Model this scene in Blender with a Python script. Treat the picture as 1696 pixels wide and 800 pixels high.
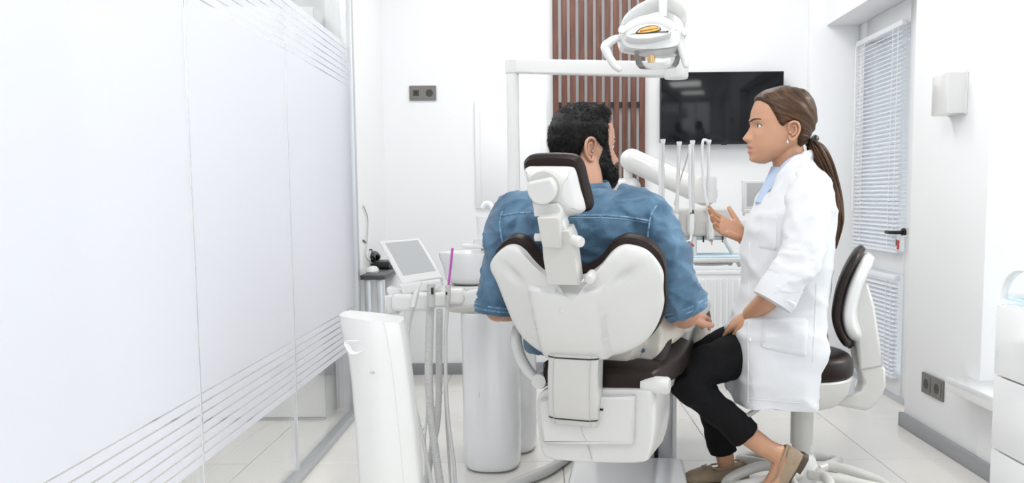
import bpy, bmesh, math, random
import numpy as np
from mathutils import Vector, Matrix, noise
from mathutils.bvhtree import BVHTree

scene = bpy.context.scene
for o in list(bpy.data.objects):
    bpy.data.objects.remove(o)
COL = scene.collection
random.seed(7)

# ------------------------------------------------------------------ camera
FPX, AX, PITCH, ROLL, HOR = 1400.0, 900.0, 0.091, 0.008, 330.0
AY = HOR + FPX * math.tan(PITCH)
CAM = Vector((0, 0, 1.0))
_f = Vector((0, math.cos(PITCH), -math.sin(PITCH)))
_u0 = Vector((0, math.sin(PITCH), math.cos(PITCH)))
_r0 = Vector((1, 0, 0))
_r = _r0 * math.cos(ROLL) - _u0 * math.sin(ROLL)
_u = _u0 * math.cos(ROLL) + _r0 * math.sin(ROLL)
cd = bpy.data.cameras.new('camera')
cam = bpy.data.objects.new('camera', cd)
COL.objects.link(cam)
M = Matrix((( _r.x, _u.x, -_f.x), (_r.y, _u.y, -_f.y), (_r.z, _u.z, -_f.z))).to_4x4()
M.translation = CAM
cam.matrix_world = M
cd.sensor_width = 36.0
cd.lens = 36.0 * FPX / 1696.0
cd.shift_x = -(AX - 848.0) / 1696.0
cd.shift_y = (AY - 400.0) / 1696.0
cd.clip_start = 0.05
scene.camera = cam

# ------------------------------------------------------------------ light, exposure
vs = scene.view_settings
vs.view_transform = 'Standard'
vs.look = 'None'
vs.gamma = 1.0
vs.use_curve_mapping = False
vs.exposure = -0.34
world = bpy.data.worlds.new('sky')
scene.world = world
world.use_nodes = True
bg = world.node_tree.nodes['Background']
bg.inputs['Color'].default_value = (0.90, 0.95, 1.0, 1)
bg.inputs['Strength'].default_value = 3.2
sd = bpy.data.lights.new('sun', 'SUN')
sd.energy = 2.0
sd.angle = 0.02
sd.color = (1.0, 0.96, 0.9)
sun = bpy.data.objects.new('sun', sd)
COL.objects.link(sun)
sun.rotation_euler = Vector((-0.80, -0.10, -0.60)).to_track_quat('-Z', 'Y').to_euler()
FILL_POWER = 18.0

# ------------------------------------------------------------------ helpers
def ray(px, py):
    return _f * FPX + _r * (px - AX) - _u * (py - AY)
def P(px, py, Y):
    d = ray(px, py)
    return CAM + d * ((Y - CAM.y) / d.y)
def PXp(px, py, X):
    d = ray(px, py)
    return CAM + d * ((X - CAM.x) / d.x)
def PZ(px, py, Z):
    d = ray(px, py)
    return CAM + d * ((Z - CAM.z) / d.z)
def V(*a):
    return Vector(a)

class Frame:
    def __init__(self, o, r, u, n):
        self.o, self.r, self.u, self.n = Vector(o), Vector(r).normalized(), Vector(u).normalized(), Vector(n).normalized()
    def p(self, a, b, c=0.0):
        return self.o + self.r * a + self.u * b + self.n * c
    def hit(self, px, py, c=0.0):
        d = ray(px, py)
        o = self.o + self.n * c
        t = (o - CAM).dot(self.n) / d.dot(self.n)
        q = CAM + d * t - o
        return (q.dot(self.r), q.dot(self.u))
def face_frame(px, py, Y):       # a plane facing the camera's side of the room
    return Frame(P(px, py, Y), (1, 0, 0), (0, 0, 1), (0, -1, 0))

MATS = {}
def mat(name, col, rough=0.5, metal=0.0, spec=0.5, coat=0.0, noise_s=None, noise_a=0.0, bump=0.0, bump_s=200.0,
        col2=None, stretch=None, sheen=0.0, sss=0.0, emit=None, emit_s=0.0):
    m = bpy.data.materials.new(name)
    m.use_nodes = True
    nt = m.node_tree
    b = nt.nodes['Principled BSDF']
    b.inputs['Base Color'].default_value = (*col, 1)
    b.inputs['Roughness'].default_value = rough
    b.inputs['Metallic'].default_value = metal
    b.inputs['Specular IOR Level'].default_value = spec
    b.inputs['Coat Weight'].default_value = coat
    b.inputs['Coat Roughness'].default_value = 0.08
    if sheen:
        b.inputs['Sheen Weight'].default_value = sheen
    if sss:
        b.inputs['Subsurface Weight'].default_value = sss
        b.inputs['Subsurface Radius'].default_value = (0.012, 0.005, 0.003)
        b.inputs['Subsurface Scale'].default_value = 0.6
    if emit:
        b.inputs['Emission Color'].default_value = (*emit, 1)
        b.inputs['Emission Strength'].default_value = emit_s
    tc = None
    if noise_s or bump:
        tc = nt.nodes.new('ShaderNodeTexCoord')
        mp = nt.nodes.new('ShaderNodeMapping')
        nt.links.new(tc.outputs['Object'], mp.inputs['Vector'])
        if stretch:
            mp.inputs['Scale'].default_value = stretch
    if noise_s:
        n = nt.nodes.new('ShaderNodeTexNoise')
        n.inputs['Scale'].default_value = noise_s
        n.inputs['Detail'].default_value = 5
        nt.links.new(mp.outputs['Vector'], n.inputs['Vector'])
        rp = nt.nodes.new('ShaderNodeValToRGB')
        c2 = col2 or tuple(max(0, c * (1 - noise_a)) for c in col)
        rp.color_ramp.elements[0].position = 0.35
        rp.color_ramp.elements[1].position = 0.65
        rp.color_ramp.elements[0].color = (*c2, 1)
        rp.color_ramp.elements[1].color = (*col, 1)
        nt.links.new(n.outputs['Fac'], rp.inputs['Fac'])
        nt.links.new(rp.outputs['Color'], b.inputs['Base Color'])
    if bump:
        n2 = nt.nodes.new('ShaderNodeTexNoise')
        n2.inputs['Scale'].default_value = bump_s
        n2.inputs['Detail'].default_value = 3
        nt.links.new(mp.outputs['Vector'], n2.inputs['Vector'])
        bp = nt.nodes.new('ShaderNodeBump')
        bp.inputs['Strength'].default_value = bump
        bp.inputs['Distance'].default_value = 0.004
        nt.links.new(n2.outputs['Fac'], bp.inputs['Height'])
        nt.links.new(bp.outputs['Normal'], b.inputs['Normal'])
    MATS[name] = m
    return m

mat('wall_paint', (0.89, 0.90, 0.91), 0.75, bump=0.05, bump_s=60)
mat('ceiling_paint', (0.88, 0.88, 0.88), 0.8)
mat('tile', (0.82, 0.80, 0.76), 0.07, coat=0.3, noise_s=3.0, col2=(0.79, 0.77, 0.73))
mat('grout', (0.64, 0.62, 0.58), 0.8)
mat('grey_trim', (0.30, 0.31, 0.33), 0.4)
mat('aluminium', (0.62, 0.64, 0.66), 0.35, metal=0.7)
mat('white_plastic', (0.735, 0.735, 0.725), 0.22, coat=0.25)
mat('warm_plastic', (0.65, 0.64, 0.61), 0.30, coat=0.15)
mat('chair_plastic', (0.63, 0.625, 0.61), 0.24, coat=0.25)
mat('chair_warm', (0.56, 0.55, 0.525), 0.32, coat=0.15)
mat('grey_plastic', (0.52, 0.51, 0.49), 0.35)
mat('white_gloss', (0.85, 0.86, 0.87), 0.15, coat=0.4)
mat('brown_leather', (0.015, 0.008, 0.006), 0.40, spec=0.22, bump=0.12, bump_s=160)
mat('denim', (0.095, 0.19, 0.29), 0.85, noise_s=16, col2=(0.04, 0.095, 0.165), bump=0.35, bump_s=420, sheen=0.2)
mat('denim_seam', (0.07, 0.16, 0.28), 0.9, noise_s=120, col2=(0.25, 0.40, 0.55))
mat('denim_thread', (0.30, 0.42, 0.52), 0.9)
mat('coat_cloth', (0.70, 0.71, 0.735), 0.8, bump=0.08, bump_s=500)
mat('blue_shirt', (0.45, 0.55, 0.72), 0.8, bump=0.1, bump_s=500)
mat('black_cloth', (0.006, 0.006, 0.007), 0.9, spec=0.2, bump=0.15, bump_s=300)
mat('cream_cloth', (0.66, 0.62, 0.55), 0.85, bump=0.15, bump_s=300)
mat('loafer', (0.36, 0.27, 0.18), 0.5, noise_s=40, noise_a=0.15, bump=0.05, bump_s=300)
mat('dark_sole', (0.07, 0.045, 0.035), 0.6)
mat('black_hair', (0.007, 0.006, 0.006), 0.42, spec=0.26)
mat('black_plastic', (0.008, 0.008, 0.009), 0.35)
mat('tv_screen', (0.004, 0.005, 0.007), 0.10, spec=0.35)
mat('grey_screen', (0.47, 0.48, 0.48), 0.22, coat=0.3)
mat('wood', (0.165, 0.066, 0.042), 0.5, noise_s=7, col2=(0.095, 0.036, 0.024), stretch=(6, 6, 0.8), bump=0.1, bump_s=40)
mat('socket', (0.20, 0.19, 0.175), 0.4, metal=0.3)
mat('socket_dark', (0.05, 0.047, 0.042), 0.5)
mat('desk_top', (0.06, 0.058, 0.062), 0.35)
mat('pink_plastic', (0.50, 0.08, 0.42), 0.25)
mat('hose', (0.60, 0.60, 0.59), 0.4)
mat('white_hose', (0.78, 0.79, 0.80), 0.35)
mat('blue_paper', (0.66, 0.84, 0.94), 0.8)
mat('red_plastic', (0.55, 0.03, 0.02), 0.4)
mat('chrome', (0.75, 0.76, 0.78), 0.12, metal=1.0)
mat('eye_white', (0.80, 0.79, 0.78), 0.1, coat=1.0)
mat('iris', (0.06, 0.045, 0.03), 0.1, coat=1.0)
mat('brow_hair', (0.030, 0.018, 0.012), 0.7)
mat('blind_white', (0.82, 0.84, 0.88), 0.45)
mat('terracotta', (0.30, 0.13, 0.09), 0.8, noise_s=8, noise_a=0.2)
mat('facade', (0.17, 0.19, 0.235), 0.8)
mat('bulb', (0.85, 0.45, 0.12), 0.25, noise_s=60, col2=(0.55, 0.25, 0.05), emit=(1.0, 0.45, 0.10), emit_s=0.35)
mat('reflection_gold', (0.75, 0.48, 0.20), 0.2, metal=0.8)
mat('fill_diffuser', (0.9, 0.9, 0.9), 0.5, emit=(1, 1, 1), emit_s=2.0)
mat('ground', (0.45, 0.45, 0.44), 0.9)

def attr_ramp(name, attr, c0, c1, rough, **k):
    m = mat(name, c0, rough, **k)
    nt = m.node_tree
    a = nt.nodes.new('ShaderNodeAttribute'); a.attribute_name = attr
    rp = nt.nodes.new('ShaderNodeValToRGB')
    rp.color_ramp.elements[0].color = (*c0, 1)
    rp.color_ramp.elements[1].color = (*c1, 1)
    nt.links.new(a.outputs['Fac'], rp.inputs['Fac'])
    nt.links.new(rp.outputs['Color'], nt.nodes['Principled BSDF'].inputs['Base Color'])
    return m
def hair_mat():
    m = mat('brown_hair', (0.05, 0.03, 0.02), 0.42, spec=0.28)
    nt = m.node_tree
    a = nt.nodes.new('ShaderNodeAttribute'); a.attribute_name = 'comb'
    n = nt.nodes.new('ShaderNodeTexNoise'); n.inputs['Scale'].default_value = 1.0; n.inputs['Detail'].default_value = 4; n.inputs['Roughness'].default_value = 0.65
    nt.links.new(a.outputs['Vector'], n.inputs['Vector'])
    rp = nt.nodes.new('ShaderNodeValToRGB')
    e = rp.color_ramp.elements
    e[0].position = 0.30; e[0].color = (0.022, 0.010, 0.005, 1)
    e[1].position = 0.72; e[1].color = (0.145, 0.070, 0.028, 1)
    x = e.new(0.5); x.color = (0.055, 0.025, 0.011, 1)
    nt.links.new(n.outputs['Fac'], rp.inputs['Fac'])
    b = nt.nodes['Principled BSDF']
    nt.links.new(rp.outputs['Color'], b.inputs['Base Color'])
    bp = nt.nodes.new('ShaderNodeBump'); bp.inputs['Strength'].default_value = 0.6; bp.inputs['Distance'].default_value = 0.003
    nt.links.new(n.outputs['Fac'], bp.inputs['Height']); nt.links.new(bp.outputs['Normal'], b.inputs['Normal'])
hair_mat()
def skin_mat(name, base, lip):
    m = mat(name, base, 0.46, sss=0.12)
    nt = m.node_tree
    a = nt.nodes.new('ShaderNodeAttribute'); a.attribute_name = 'lip'
    mx = nt.nodes.new('ShaderNodeMixRGB')
    mx.inputs[1].default_value = (*base, 1)
    mx.inputs[2].default_value = (*lip, 1)
    nt.links.new(a.outputs['Fac'], mx.inputs[0])
    nt.links.new(mx.outputs[0], nt.nodes['Principled BSDF'].inputs['Base Color'])
    return m
skin_mat('skin_woman', (0.53, 0.285, 0.175), (0.52, 0.20, 0.17))
skin_mat('skin_man', (0.50, 0.27, 0.18), (0.42, 0.19, 0.15))

def glassy(name, tint, gloss, rough=0.02):
    m = bpy.data.materials.new(name); m.use_nodes = True
    nt = m.node_tree; nt.nodes.clear()
    out = nt.nodes.new('ShaderNodeOutputMaterial')
    tr = nt.nodes.new('ShaderNodeBsdfTransparent'); tr.inputs[0].default_value = (*tint, 1)
    gl = nt.nodes.new('ShaderNodeBsdfGlossy'); gl.inputs['Roughness'].default_value = rough
    fr = nt.nodes.new('ShaderNodeFresnel'); fr.inputs[0].default_value = 1.45
    mu = nt.nodes.new('ShaderNodeMath'); mu.operation = 'MULTIPLY'; mu.inputs[1].default_value = gloss
    nt.links.new(fr.outputs[0], mu.inputs[0])
    mx = nt.nodes.new('ShaderNodeMixShader')
    nt.links.new(mu.outputs[0], mx.inputs[0]); nt.links.new(tr.outputs[0], mx.inputs[1]); nt.links.new(gl.outputs[0], mx.inputs[2])
    nt.links.new(mx.outputs[0], out.inputs[0])
    MATS[name] = m
glassy('glass', (0.985, 0.99, 0.99), 0.6)
glassy('lamp_glass', (0.95, 0.955, 0.96), 1.0, 0.08)
def film(name, col, clear):
    m = bpy.data.materials.new(name); m.use_nodes = True
    nt = m.node_tree; nt.nodes.clear()
    out = nt.nodes.new('ShaderNodeOutputMaterial')
    tr = nt.nodes.new('ShaderNodeBsdfTransparent')
    tl = nt.nodes.new('ShaderNodeBsdfTranslucent'); tl.inputs[0].default_value = (*col, 1)
    df = nt.nodes.new('ShaderNodeBsdfDiffuse'); df.inputs[0].default_value = (*col, 1)
    m1 = nt.nodes.new('ShaderNodeMixShader'); m1.inputs[0].default_value = 0.5
    m2 = nt.nodes.new('ShaderNodeMixShader'); m2.inputs[0].default_value = clear
    nt.links.new(df.outputs[0], m1.inputs[1]); nt.links.new(tl.outputs[0], m1.inputs[2])
    nt.links.new(m1.outputs[0], m2.inputs[1]); nt.links.new(tr.outputs[0], m2.inputs[2])
    nt.links.new(m2.outputs[0], out.inputs[0])
    MATS[name] = m
film('frost_film', (0.81, 0.82, 0.875), 0.06)

def link(o, parent=None):
    COL.objects.link(o)
    if parent is not None:
        o.parent = parent
        o.matrix_parent_inverse = Matrix.Translation(-wloc(parent))
    return o
def wloc(o):
    v = Vector(o.location)
    if o.parent is not None:
        v = v + wloc(o.parent) + o.matrix_parent_inverse.translation
    return v
def thing(name, label, cat, loc=(0, 0, 0), group=None):
    o = bpy.data.objects.new(name, None)
    o.location = loc
    o.empty_display_size = 0.05
    COL.objects.link(o)
    return tag(o, label, cat, group)
def tag(o, label=None, cat=None, group=None, kind=None):
    if label: o['label'] = label
    if cat: o['category'] = cat
    if group: o['group'] = group
    if kind: o['kind'] = kind
    return o
def finish(name, bm, m, parent=None, ang=38, recalc=True):
    if recalc:
        bmesh.ops.recalc_face_normals(bm, faces=bm.faces)
    lim = math.radians(ang)
    for f in bm.faces: f.smooth = len(f.verts) <= 4
    for e in bm.edges:
        if len(e.link_faces) == 2 and e.calc_face_angle(0) > lim:
            e.smooth = False
    me = bpy.data.meshes.new(name)
    bm.to_mesh(me); bm.free()
    me.materials.append(MATS[m])
    return link(bpy.data.objects.new(name, me), parent)

def b_box(bm, c, s, r=0.0, seg=3, mtx=None):
    g = bmesh.ops.create_cube(bm, size=1.0)
    vs_ = g['verts']
    for v in vs_:
        v.co = Vector((v.co.x * s[0], v.co.y * s[1], v.co.z * s[2]))
    es = list({e for v in vs_ for e in v.link_edges})
    if r > 0:
        res = bmesh.ops.bevel(bm, geom=es, offset=min(r, min(s) * 0.49), segments=seg, profile=0.5, affect='EDGES')
        vs_ = list({v for f in res['faces'] for v in f.verts} | {v for v in vs_ if v.is_valid})
    T = Matrix.Translation(Vector(c)) @ (mtx.to_4x4() if mtx else Matrix.Identity(4))
    for v in vs_:
        v.co = T @ v.co
def box(name, c, s, m, parent=None, r=0.0, seg=3, mtx=None):
    bm = bmesh.new(); b_box(bm, c, s, r, seg, mtx)
    return finish(name, bm, m, parent)
def box2(name, a, b, m, parent=None, r=0.0, seg=2):
    a, b = Vector(a), Vector(b)
    return box(name, (a + b) / 2, [abs(b[i] - a[i]) for i in range(3)], m, parent, r, seg)

def b_loft(bm, rings, cap0=True, cap1=True, closed=True):
    R = [[bm.verts.new(p) for p in r] for r in rings]
    n = len(R[0])
    for i in range(len(R) - 1):
        for j in range(n if closed else n - 1):
            k = (j + 1) % n
            bm.faces.new((R[i][j], R[i][k], R[i + 1][k], R[i + 1][j]))
    if cap0: bm.faces.new(R[0][::-1])
    if cap1: bm.faces.new(R[-1])
    return R
def loft(name, rings, m, parent=None, cap0=True, cap1=True, ang=38):
    bm = bmesh.new(); b_loft(bm, rings, cap0, cap1)
    return finish(name, bm, m, parent, ang)

def spline(pts, n=8, closed=False):
    pts = [Vector(p) for p in pts]
    out = []; L = len(pts)
    for i in range(L if closed else L - 1):
        if closed:
            p0, p1, p2, p3 = pts[(i - 1) % L], pts[i], pts[(i + 1) % L], pts[(i + 2) % L]
        else:
            p1, p2 = pts[i], pts[i + 1]
            p0 = pts[i - 1] if i > 0 else p1 * 2 - p2
            p3 = pts[i + 2] if i + 2 < L else p2 * 2 - p1
        for k in range(n):
            t = k / n
            a = (-p0 + p1 * 3 - p2 * 3 + p3) * (t ** 3) + (p0 * 2 - p1 * 5 + p2 * 4 - p3) * (t * t) + (p2 - p0) * t + p1 * 2
            out.append(a * 0.5)
    if not closed: out.append(pts[-1].copy())
    return out
def interp_list(vals, n):
    if not hasattr(vals, '__len__'): return [vals] * n
    x = np.linspace(0, len(vals) - 1, n)
    return list(np.interp(x, range(len(vals)), vals))
def tube_rings(path, rad, n=12, flat=None, up=None):
    L = len(path); rad = interp_list(rad, L); fl = interp_list(flat if flat is not None else 1.0, L)
    tans = []
    for i in range(L):
        t = path[min(i + 1, L - 1)] - path[max(i - 1, 0)]
        tans.append(t.normalized() if t.length > 1e-9 else Vector((0, 0, 1)))
    t0 = tans[0]
    ref = Vector(up) if up is not None else (Vector((0, 0, 1)) if abs(t0.z) < 0.9 else Vector((1, 0, 0)))
    x = (ref - t0 * ref.dot(t0)).normalized()
    rings = []
    for i in range(L):
        t = tans[i]
        if up is not None:
            x = (ref - t * ref.dot(t)).normalized()
        else:
            x = (x - t * x.dot(t)).normalized()
        y = t.cross(x)
        rings.append([path[i] + x * (rad[i] * math.cos(2 * math.pi * k / n)) + y * (rad[i] * fl[i] * math.sin(2 * math.pi * k / n)) for k in range(n)])
    return rings
def round_ends(path, rad, n=12, flat=None, up=None, k=4):
    """tube rings with hemispherical ends"""
    L = len(path); rad = interp_list(rad, L); fl = interp_list(flat if flat is not None else 1.0, L)
    t0 = (path[1] - path[0]).normalized(); t1 = (path[-1] - path[-2]).normalized()
    pp, rr, ff = [], [], []
    for i in range(k):
        a = math.pi / 2 * (1 - i / k)
        pp.append(path[0] - t0 * rad[0] * math.sin(a) * 0.999); rr.append(max(rad[0] * math.cos(a), 1e-4)); ff.append(fl[0])
    pp += path; rr += rad; ff += fl
    for i in range(1, k + 1):
        a = math.pi / 2 * i / k
        pp.append(path[-1] + t1 * rad[-1] * math.sin(a)); rr.append(max(rad[-1] * math.cos(a), 1e-4)); ff.append(fl[-1])
    return tube_rings(pp, rr, n, ff, up)
def b_tube(bm, pts, rad, n=12, sub=6, flat=None, up=None, rounded=False):
    path = spline(pts, sub) if sub > 1 and len(pts) > 2 else ([Vector(p) for p in pts] if len(pts) > 2 or sub <= 1 else [Vector(pts[0]).lerp(Vector(pts[1]), i / 4) for i in range(5)])
    rr = interp_list(rad, len(path)) if hasattr(rad, '__len__') else rad
    rings = round_ends(path, rr, n, flat, up) if rounded else tube_rings(path, rr, n, flat, up)
    b_loft(bm, rings)
def tube(name, pts, rad, m, parent=None, n=12, sub=6, flat=None, up=None, rounded=False):
    bm = bmesh.new(); b_tube(bm, pts, rad, n, sub, flat, up, rounded)
    return finish(name, bm, m, parent)

def lathe(name, prof, c, m, parent=None, n=32, axis=(0, 0, 1), sx=1.0, sy=1.0, ang=38):
    """prof: list of (radius, height)"""
    ax = Vector(axis).normalized()
    q = ax.to_track_quat('Z', 'Y').to_matrix() if abs(ax.z) < 0.999 else Matrix.Identity(3)
    c = Vector(c)
    rings = [[c + q @ Vector((max(r, 1e-4) * sx * math.cos(2 * math.pi * k / n), max(r, 1e-4) * sy * math.sin(2 * math.pi * k / n), h)) for k in range(n)] for r, h in prof]
    return loft(name, rings, m, parent, ang=ang)

def poly_pts(outline, smooth, sub=6):
    if not smooth: return [Vector((a, b, 0)) for a, b in outline]
    return spline([(a, b, 0) for a, b in outline], sub, closed=True)
def inset(pts, d):
    n = len(pts); area = sum(pts[i].x * pts[(i + 1) % n].y - pts[(i + 1) % n].x * pts[i].y for i in range(n))
    sg = 1 if area > 0 else -1
    out = []
    for i in range(n):
        t = pts[(i + 1) % n] - pts[i - 1]
        nn = Vector((-t.y, t.x, 0)).normalized() * sg
        out.append(pts[i] + nn * d)
    return out
def pillow(name, outline, fr, layers, m, parent=None, smooth=True, sub=6, ang=38, px=True):
    """outline in photo pixels on frame's plane (or local metres); layers = (inset, scale, height)"""
    loc = [fr.hit(*p) for p in outline] if px else outline
    pts = poly_pts(loc, smooth, sub)
    c0 = sum(pts, Vector()) / len(pts)
    rings = []
    for d, sc, h in layers:
        q = inset(pts, d) if d else pts
        rings.append([fr.p(*((c0 + (p - c0) * sc).xy), h) for p in q])
    return loft(name, rings, m, parent, ang=ang)
def slab(name, outline, fr, t, m, parent=None, r=0.004, smooth=False, sub=6, back=0.0, px=True):
    k = 0.29 * r
    lay = [(r, 1, back), (k, 1, back + k), (0, 1, back + r), (0, 1, back + t - r), (k, 1, back + t - k), (r, 1, back + t)]
    return pillow(name, outline, fr, lay, m, parent, smooth, sub, 45, px)
def rrect(x0, y0, x1, y1, r, n=4):
    out = []
    for cx, cy, a0 in ((x1 - r, y1 - r, 0), (x0 + r, y1 - r, 90), (x0 + r, y0 + r, 180), (x1 - r, y0 + r, 270)):
        for k in range(n + 1):
            a = math.radians(a0 + 90 * k / n)
            out.append((cx + r * math.cos(a), cy + r * math.sin(a)))
    return out
def sring(c, a, b, X, Y, e=2.0, n=48):
    """superellipse ring about c with half axes a along X, b along Y"""
    out = []
    for k in range(n):
        t = 2 * math.pi * k / n
        cc, ss = math.cos(t), math.sin(t)
        out.append(c + X * (a * math.copysign(abs(cc) ** (2 / e), cc)) + Y * (b * math.copysign(abs(ss) ** (2 / e), ss)))
    return out
def remesh(o, vox, smooth=3, fac=0.5):
    md = o.modifiers.new('r', 'REMESH'); md.mode = 'VOXEL'; md.voxel_size = vox
    if smooth:
        ms = o.modifiers.new('s', 'SMOOTH'); ms.iterations = smooth; ms.factor = fac
    dg = bpy.context.evaluated_depsgraph_get()
    me = bpy.data.meshes.new_from_object(o.evaluated_get(dg))
    old = o.data; o.modifiers.clear(); o.data = me
    bpy.data.meshes.remove(old)
    me.polygons.foreach_set('use_smooth', [True] * len(me.polygons))
    return o
def wrinkle(o, fn):
    """move every vertex along its normal by fn(co)"""
    me = o.data
    nn = [v.normal.copy() for v in me.vertices]
    for v, n in zip(me.vertices, nn):
        v.co = v.co + n * fn(v.co)
    me.update()
def bvh_of(o):
    me = o.data
    return BVHTree.FromPolygons([v.co for v in me.vertices], [p.vertices for p in me.polygons])
def on(bvh, px, py, lift=0.0):
    d = ray(px, py).normalized()
    h = bvh.ray_cast(CAM, d)
    if h[0] is None: return None
    return h[0] - d * lift
def seam(name, bvh, pts, rad, m, parent, n=6, lift=0.0, sub=6):
    path = [Vector((a, b, 0)) for a, b in pts]
    path = spline(path, sub) if len(path) > 2 else [path[0].lerp(path[1], i / 14) for i in range(15)]
    q = [on(bvh, p.x, p.y, lift) for p in path]
    q = [x for x in q if x is not None]
    if len(q) < 2: return None
    bm = bmesh.new(); b_loft(bm, tube_rings(q, rad, n))
    return finish(name, bm, m, parent)
def patch(name, bvh, outline, lift, m, parent, n=14):
    """thin cloth patch lying on a surface; outline = four pixel corners (tl, tr, br, bl)"""
    tl, tr, br, bl = [Vector((*p, 0)) for p in outline]
    bm = bmesh.new(); G = []
    for i in range(n + 1):
        row = []
        for j in range(n + 1):
            a, b = j / n, i / n
            k = 0.13
            if b > 1 - k:       # rounded lower corners
                sh = (1 - math.sqrt(max(0, 1 - ((b - 1 + k) / k) ** 2))) * k * 0.8
                a = sh + a * (1 - 2 * sh)
            p = tl.lerp(tr, a).lerp(bl.lerp(br, a), b)
            edge = min(i, j, n - i, n - j)
            q = on(bvh, p.x, p.y, lift if edge else -0.001)
            row.append(bm.verts.new(q) if q is not None else None)
        G.append(row)
    for i in range(n):
        for j in range(n):
            f = (G[i][j], G[i][j + 1], G[i + 1][j + 1], G[i + 1][j])
            if all(f): bm.faces.new(f)
    return finish(name, bm, m, parent)
def sdist(poly, x, y):
    """signed distance to polygon (positive inside), numpy"""
    poly = np.array(poly); n = len(poly)
    d = np.full(x.shape, 1e9); ins = np.zeros(x.shape, bool)
    for i in range(n):
        a, b = poly[i], poly[(i + 1) % n]
        e = b - a; wx, wy = x - a[0], y - a[1]
        t = np.clip((wx * e[0] + wy * e[1]) / (e @ e), 0, 1)
        d = np.minimum(d, np.hypot(wx - t * e[0], wy - t * e[1]))
        c = ((a[1] > y) != (b[1] > y)) & (x < (b[0] - a[0]) * (y - a[1]) / (b[1] - a[1] + 1e-12) + a[0])
        ins ^= c
    return np.where(ins, d, -d)

# ------------------------------------------------------------------ the room
XL, XR, YB, ZC = -0.89, 1.57, 4.81, 2.75
YN = -1.6                     # wall behind the camera
XD = 1.75                    # plane of the glazed door
YG = 3.94                     # far end of the glass partition
XC = -2.6                     # far side of the corridor
def struct(o):
    o['kind'] = 'structure'
    return o

fl = struct(box2('floor', (XC, YN, -0.10), (2.0, YB, -0.006), 'grout'))
TS = 0.60
tile_me = None
nx0, nx1 = int((XC - 0.0) / TS) - 1, int(2.0 / TS) + 1
for i in range(-5, 4):
    for j in range(-3, 9):
        x0, y0 = i * TS + 0.07, j * TS + 0.16
        x1, y1 = x0 + TS - 0.003, y0 + TS - 0.003
        cx0, cx1, cy0, cy1 = max(x0, XC), min(x1, 1.98), max(y0, YN), min(y1, YB)
        if cx1 - cx0 < 0.02 or cy1 - cy0 < 0.02: continue
        full = abs(cx1 - x1) + abs(cx0 - x0) + abs(cy0 - y0) + abs(cy1 - y1) < 1e-6
        if full and tile_me is not None:
            t = bpy.data.objects.new('tile', tile_me); t.location = (cx0, cy0, 0); link(t, fl)
            continue
        t = box2('tile', (0, 0, -0.006), (cx1 - cx0, cy1 - cy0, 0.0), 'tile', None, 0.001, 1)
        COL.objects.unlink(t); t.location = (cx0, cy0, 0); link(t, fl)
        if full: tile_me = t.data
struct(box2('ceiling', (XC, YN, ZC), (2.0, YB + 0.1, ZC + 0.1), 'ceiling_paint'))
struct(box2('wall_back', (XC, YB, -0.1), (2.2, YB + 0.12, ZC), 'wall_paint'))
struct(box2('wall_left', (XL - 0.10, YG + 0.02, 0), (XL, YB, ZC), 'wall_paint'))
struct(box2('wall_corridor', (XC - 0.1, YN, -0.1), (XC, YB, ZC), 'wall_paint'))
# wall behind the camera; unseen window openings made wide to let sky light in
wn = struct(box2('wall_near', (XC - 0.1, YN - 0.12, -0.1), (2.2, YN, 0.15), 'wall_paint'))
for a, b in (((XC - 0.1, YN - 0.12, 2.6), (2.2, YN, ZC)), ((XC - 0.1, YN - 0.12, 0.15), (XC + 0.1, YN, 2.6)), ((-1.0, YN - 0.12, 0.15), (-0.78, YN, 2.6)), ((1.45, YN - 0.12, 0.15), (2.2, YN, 2.6))):
    box2('wall_panel', a, b, 'wall_paint', wn)
def unseen_window(n, xa, xb):
    w = struct(box2('window_%d' % n, (xa, YN - 0.07, 0.15), (xb, YN - 0.055, 2.6), 'glass'))
    xm = (xa + xb) / 2
    for a, b in (((xa, YN - 0.09, 0.15), (xa + 0.07, YN - 0.03, 2.6)), ((xb - 0.07, YN - 0.09, 0.15), (xb, YN - 0.03, 2.6)), ((xm - 0.04, YN - 0.09, 0.15), (xm + 0.04, YN - 0.03, 2.6)),
                 ((xa + 0.07, YN - 0.088, 0.15), (xm - 0.04, YN - 0.032, 0.22)), ((xm + 0.04, YN - 0.088, 0.15), (xb - 0.07, YN - 0.032, 0.22)),
                 ((xa + 0.07, YN - 0.088, 2.53), (xm - 0.04, YN - 0.032, 2.6)), ((xm + 0.04, YN - 0.088, 2.53), (xb - 0.07, YN - 0.032, 2.6))):
        box2('window_frame', a, b, 'white_gloss', w)
unseen_window(2, -0.78, 1.45)
unseen_window(3, XC + 0.1, -1.0)  # unseen corridor opening, added for daylight there

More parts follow.
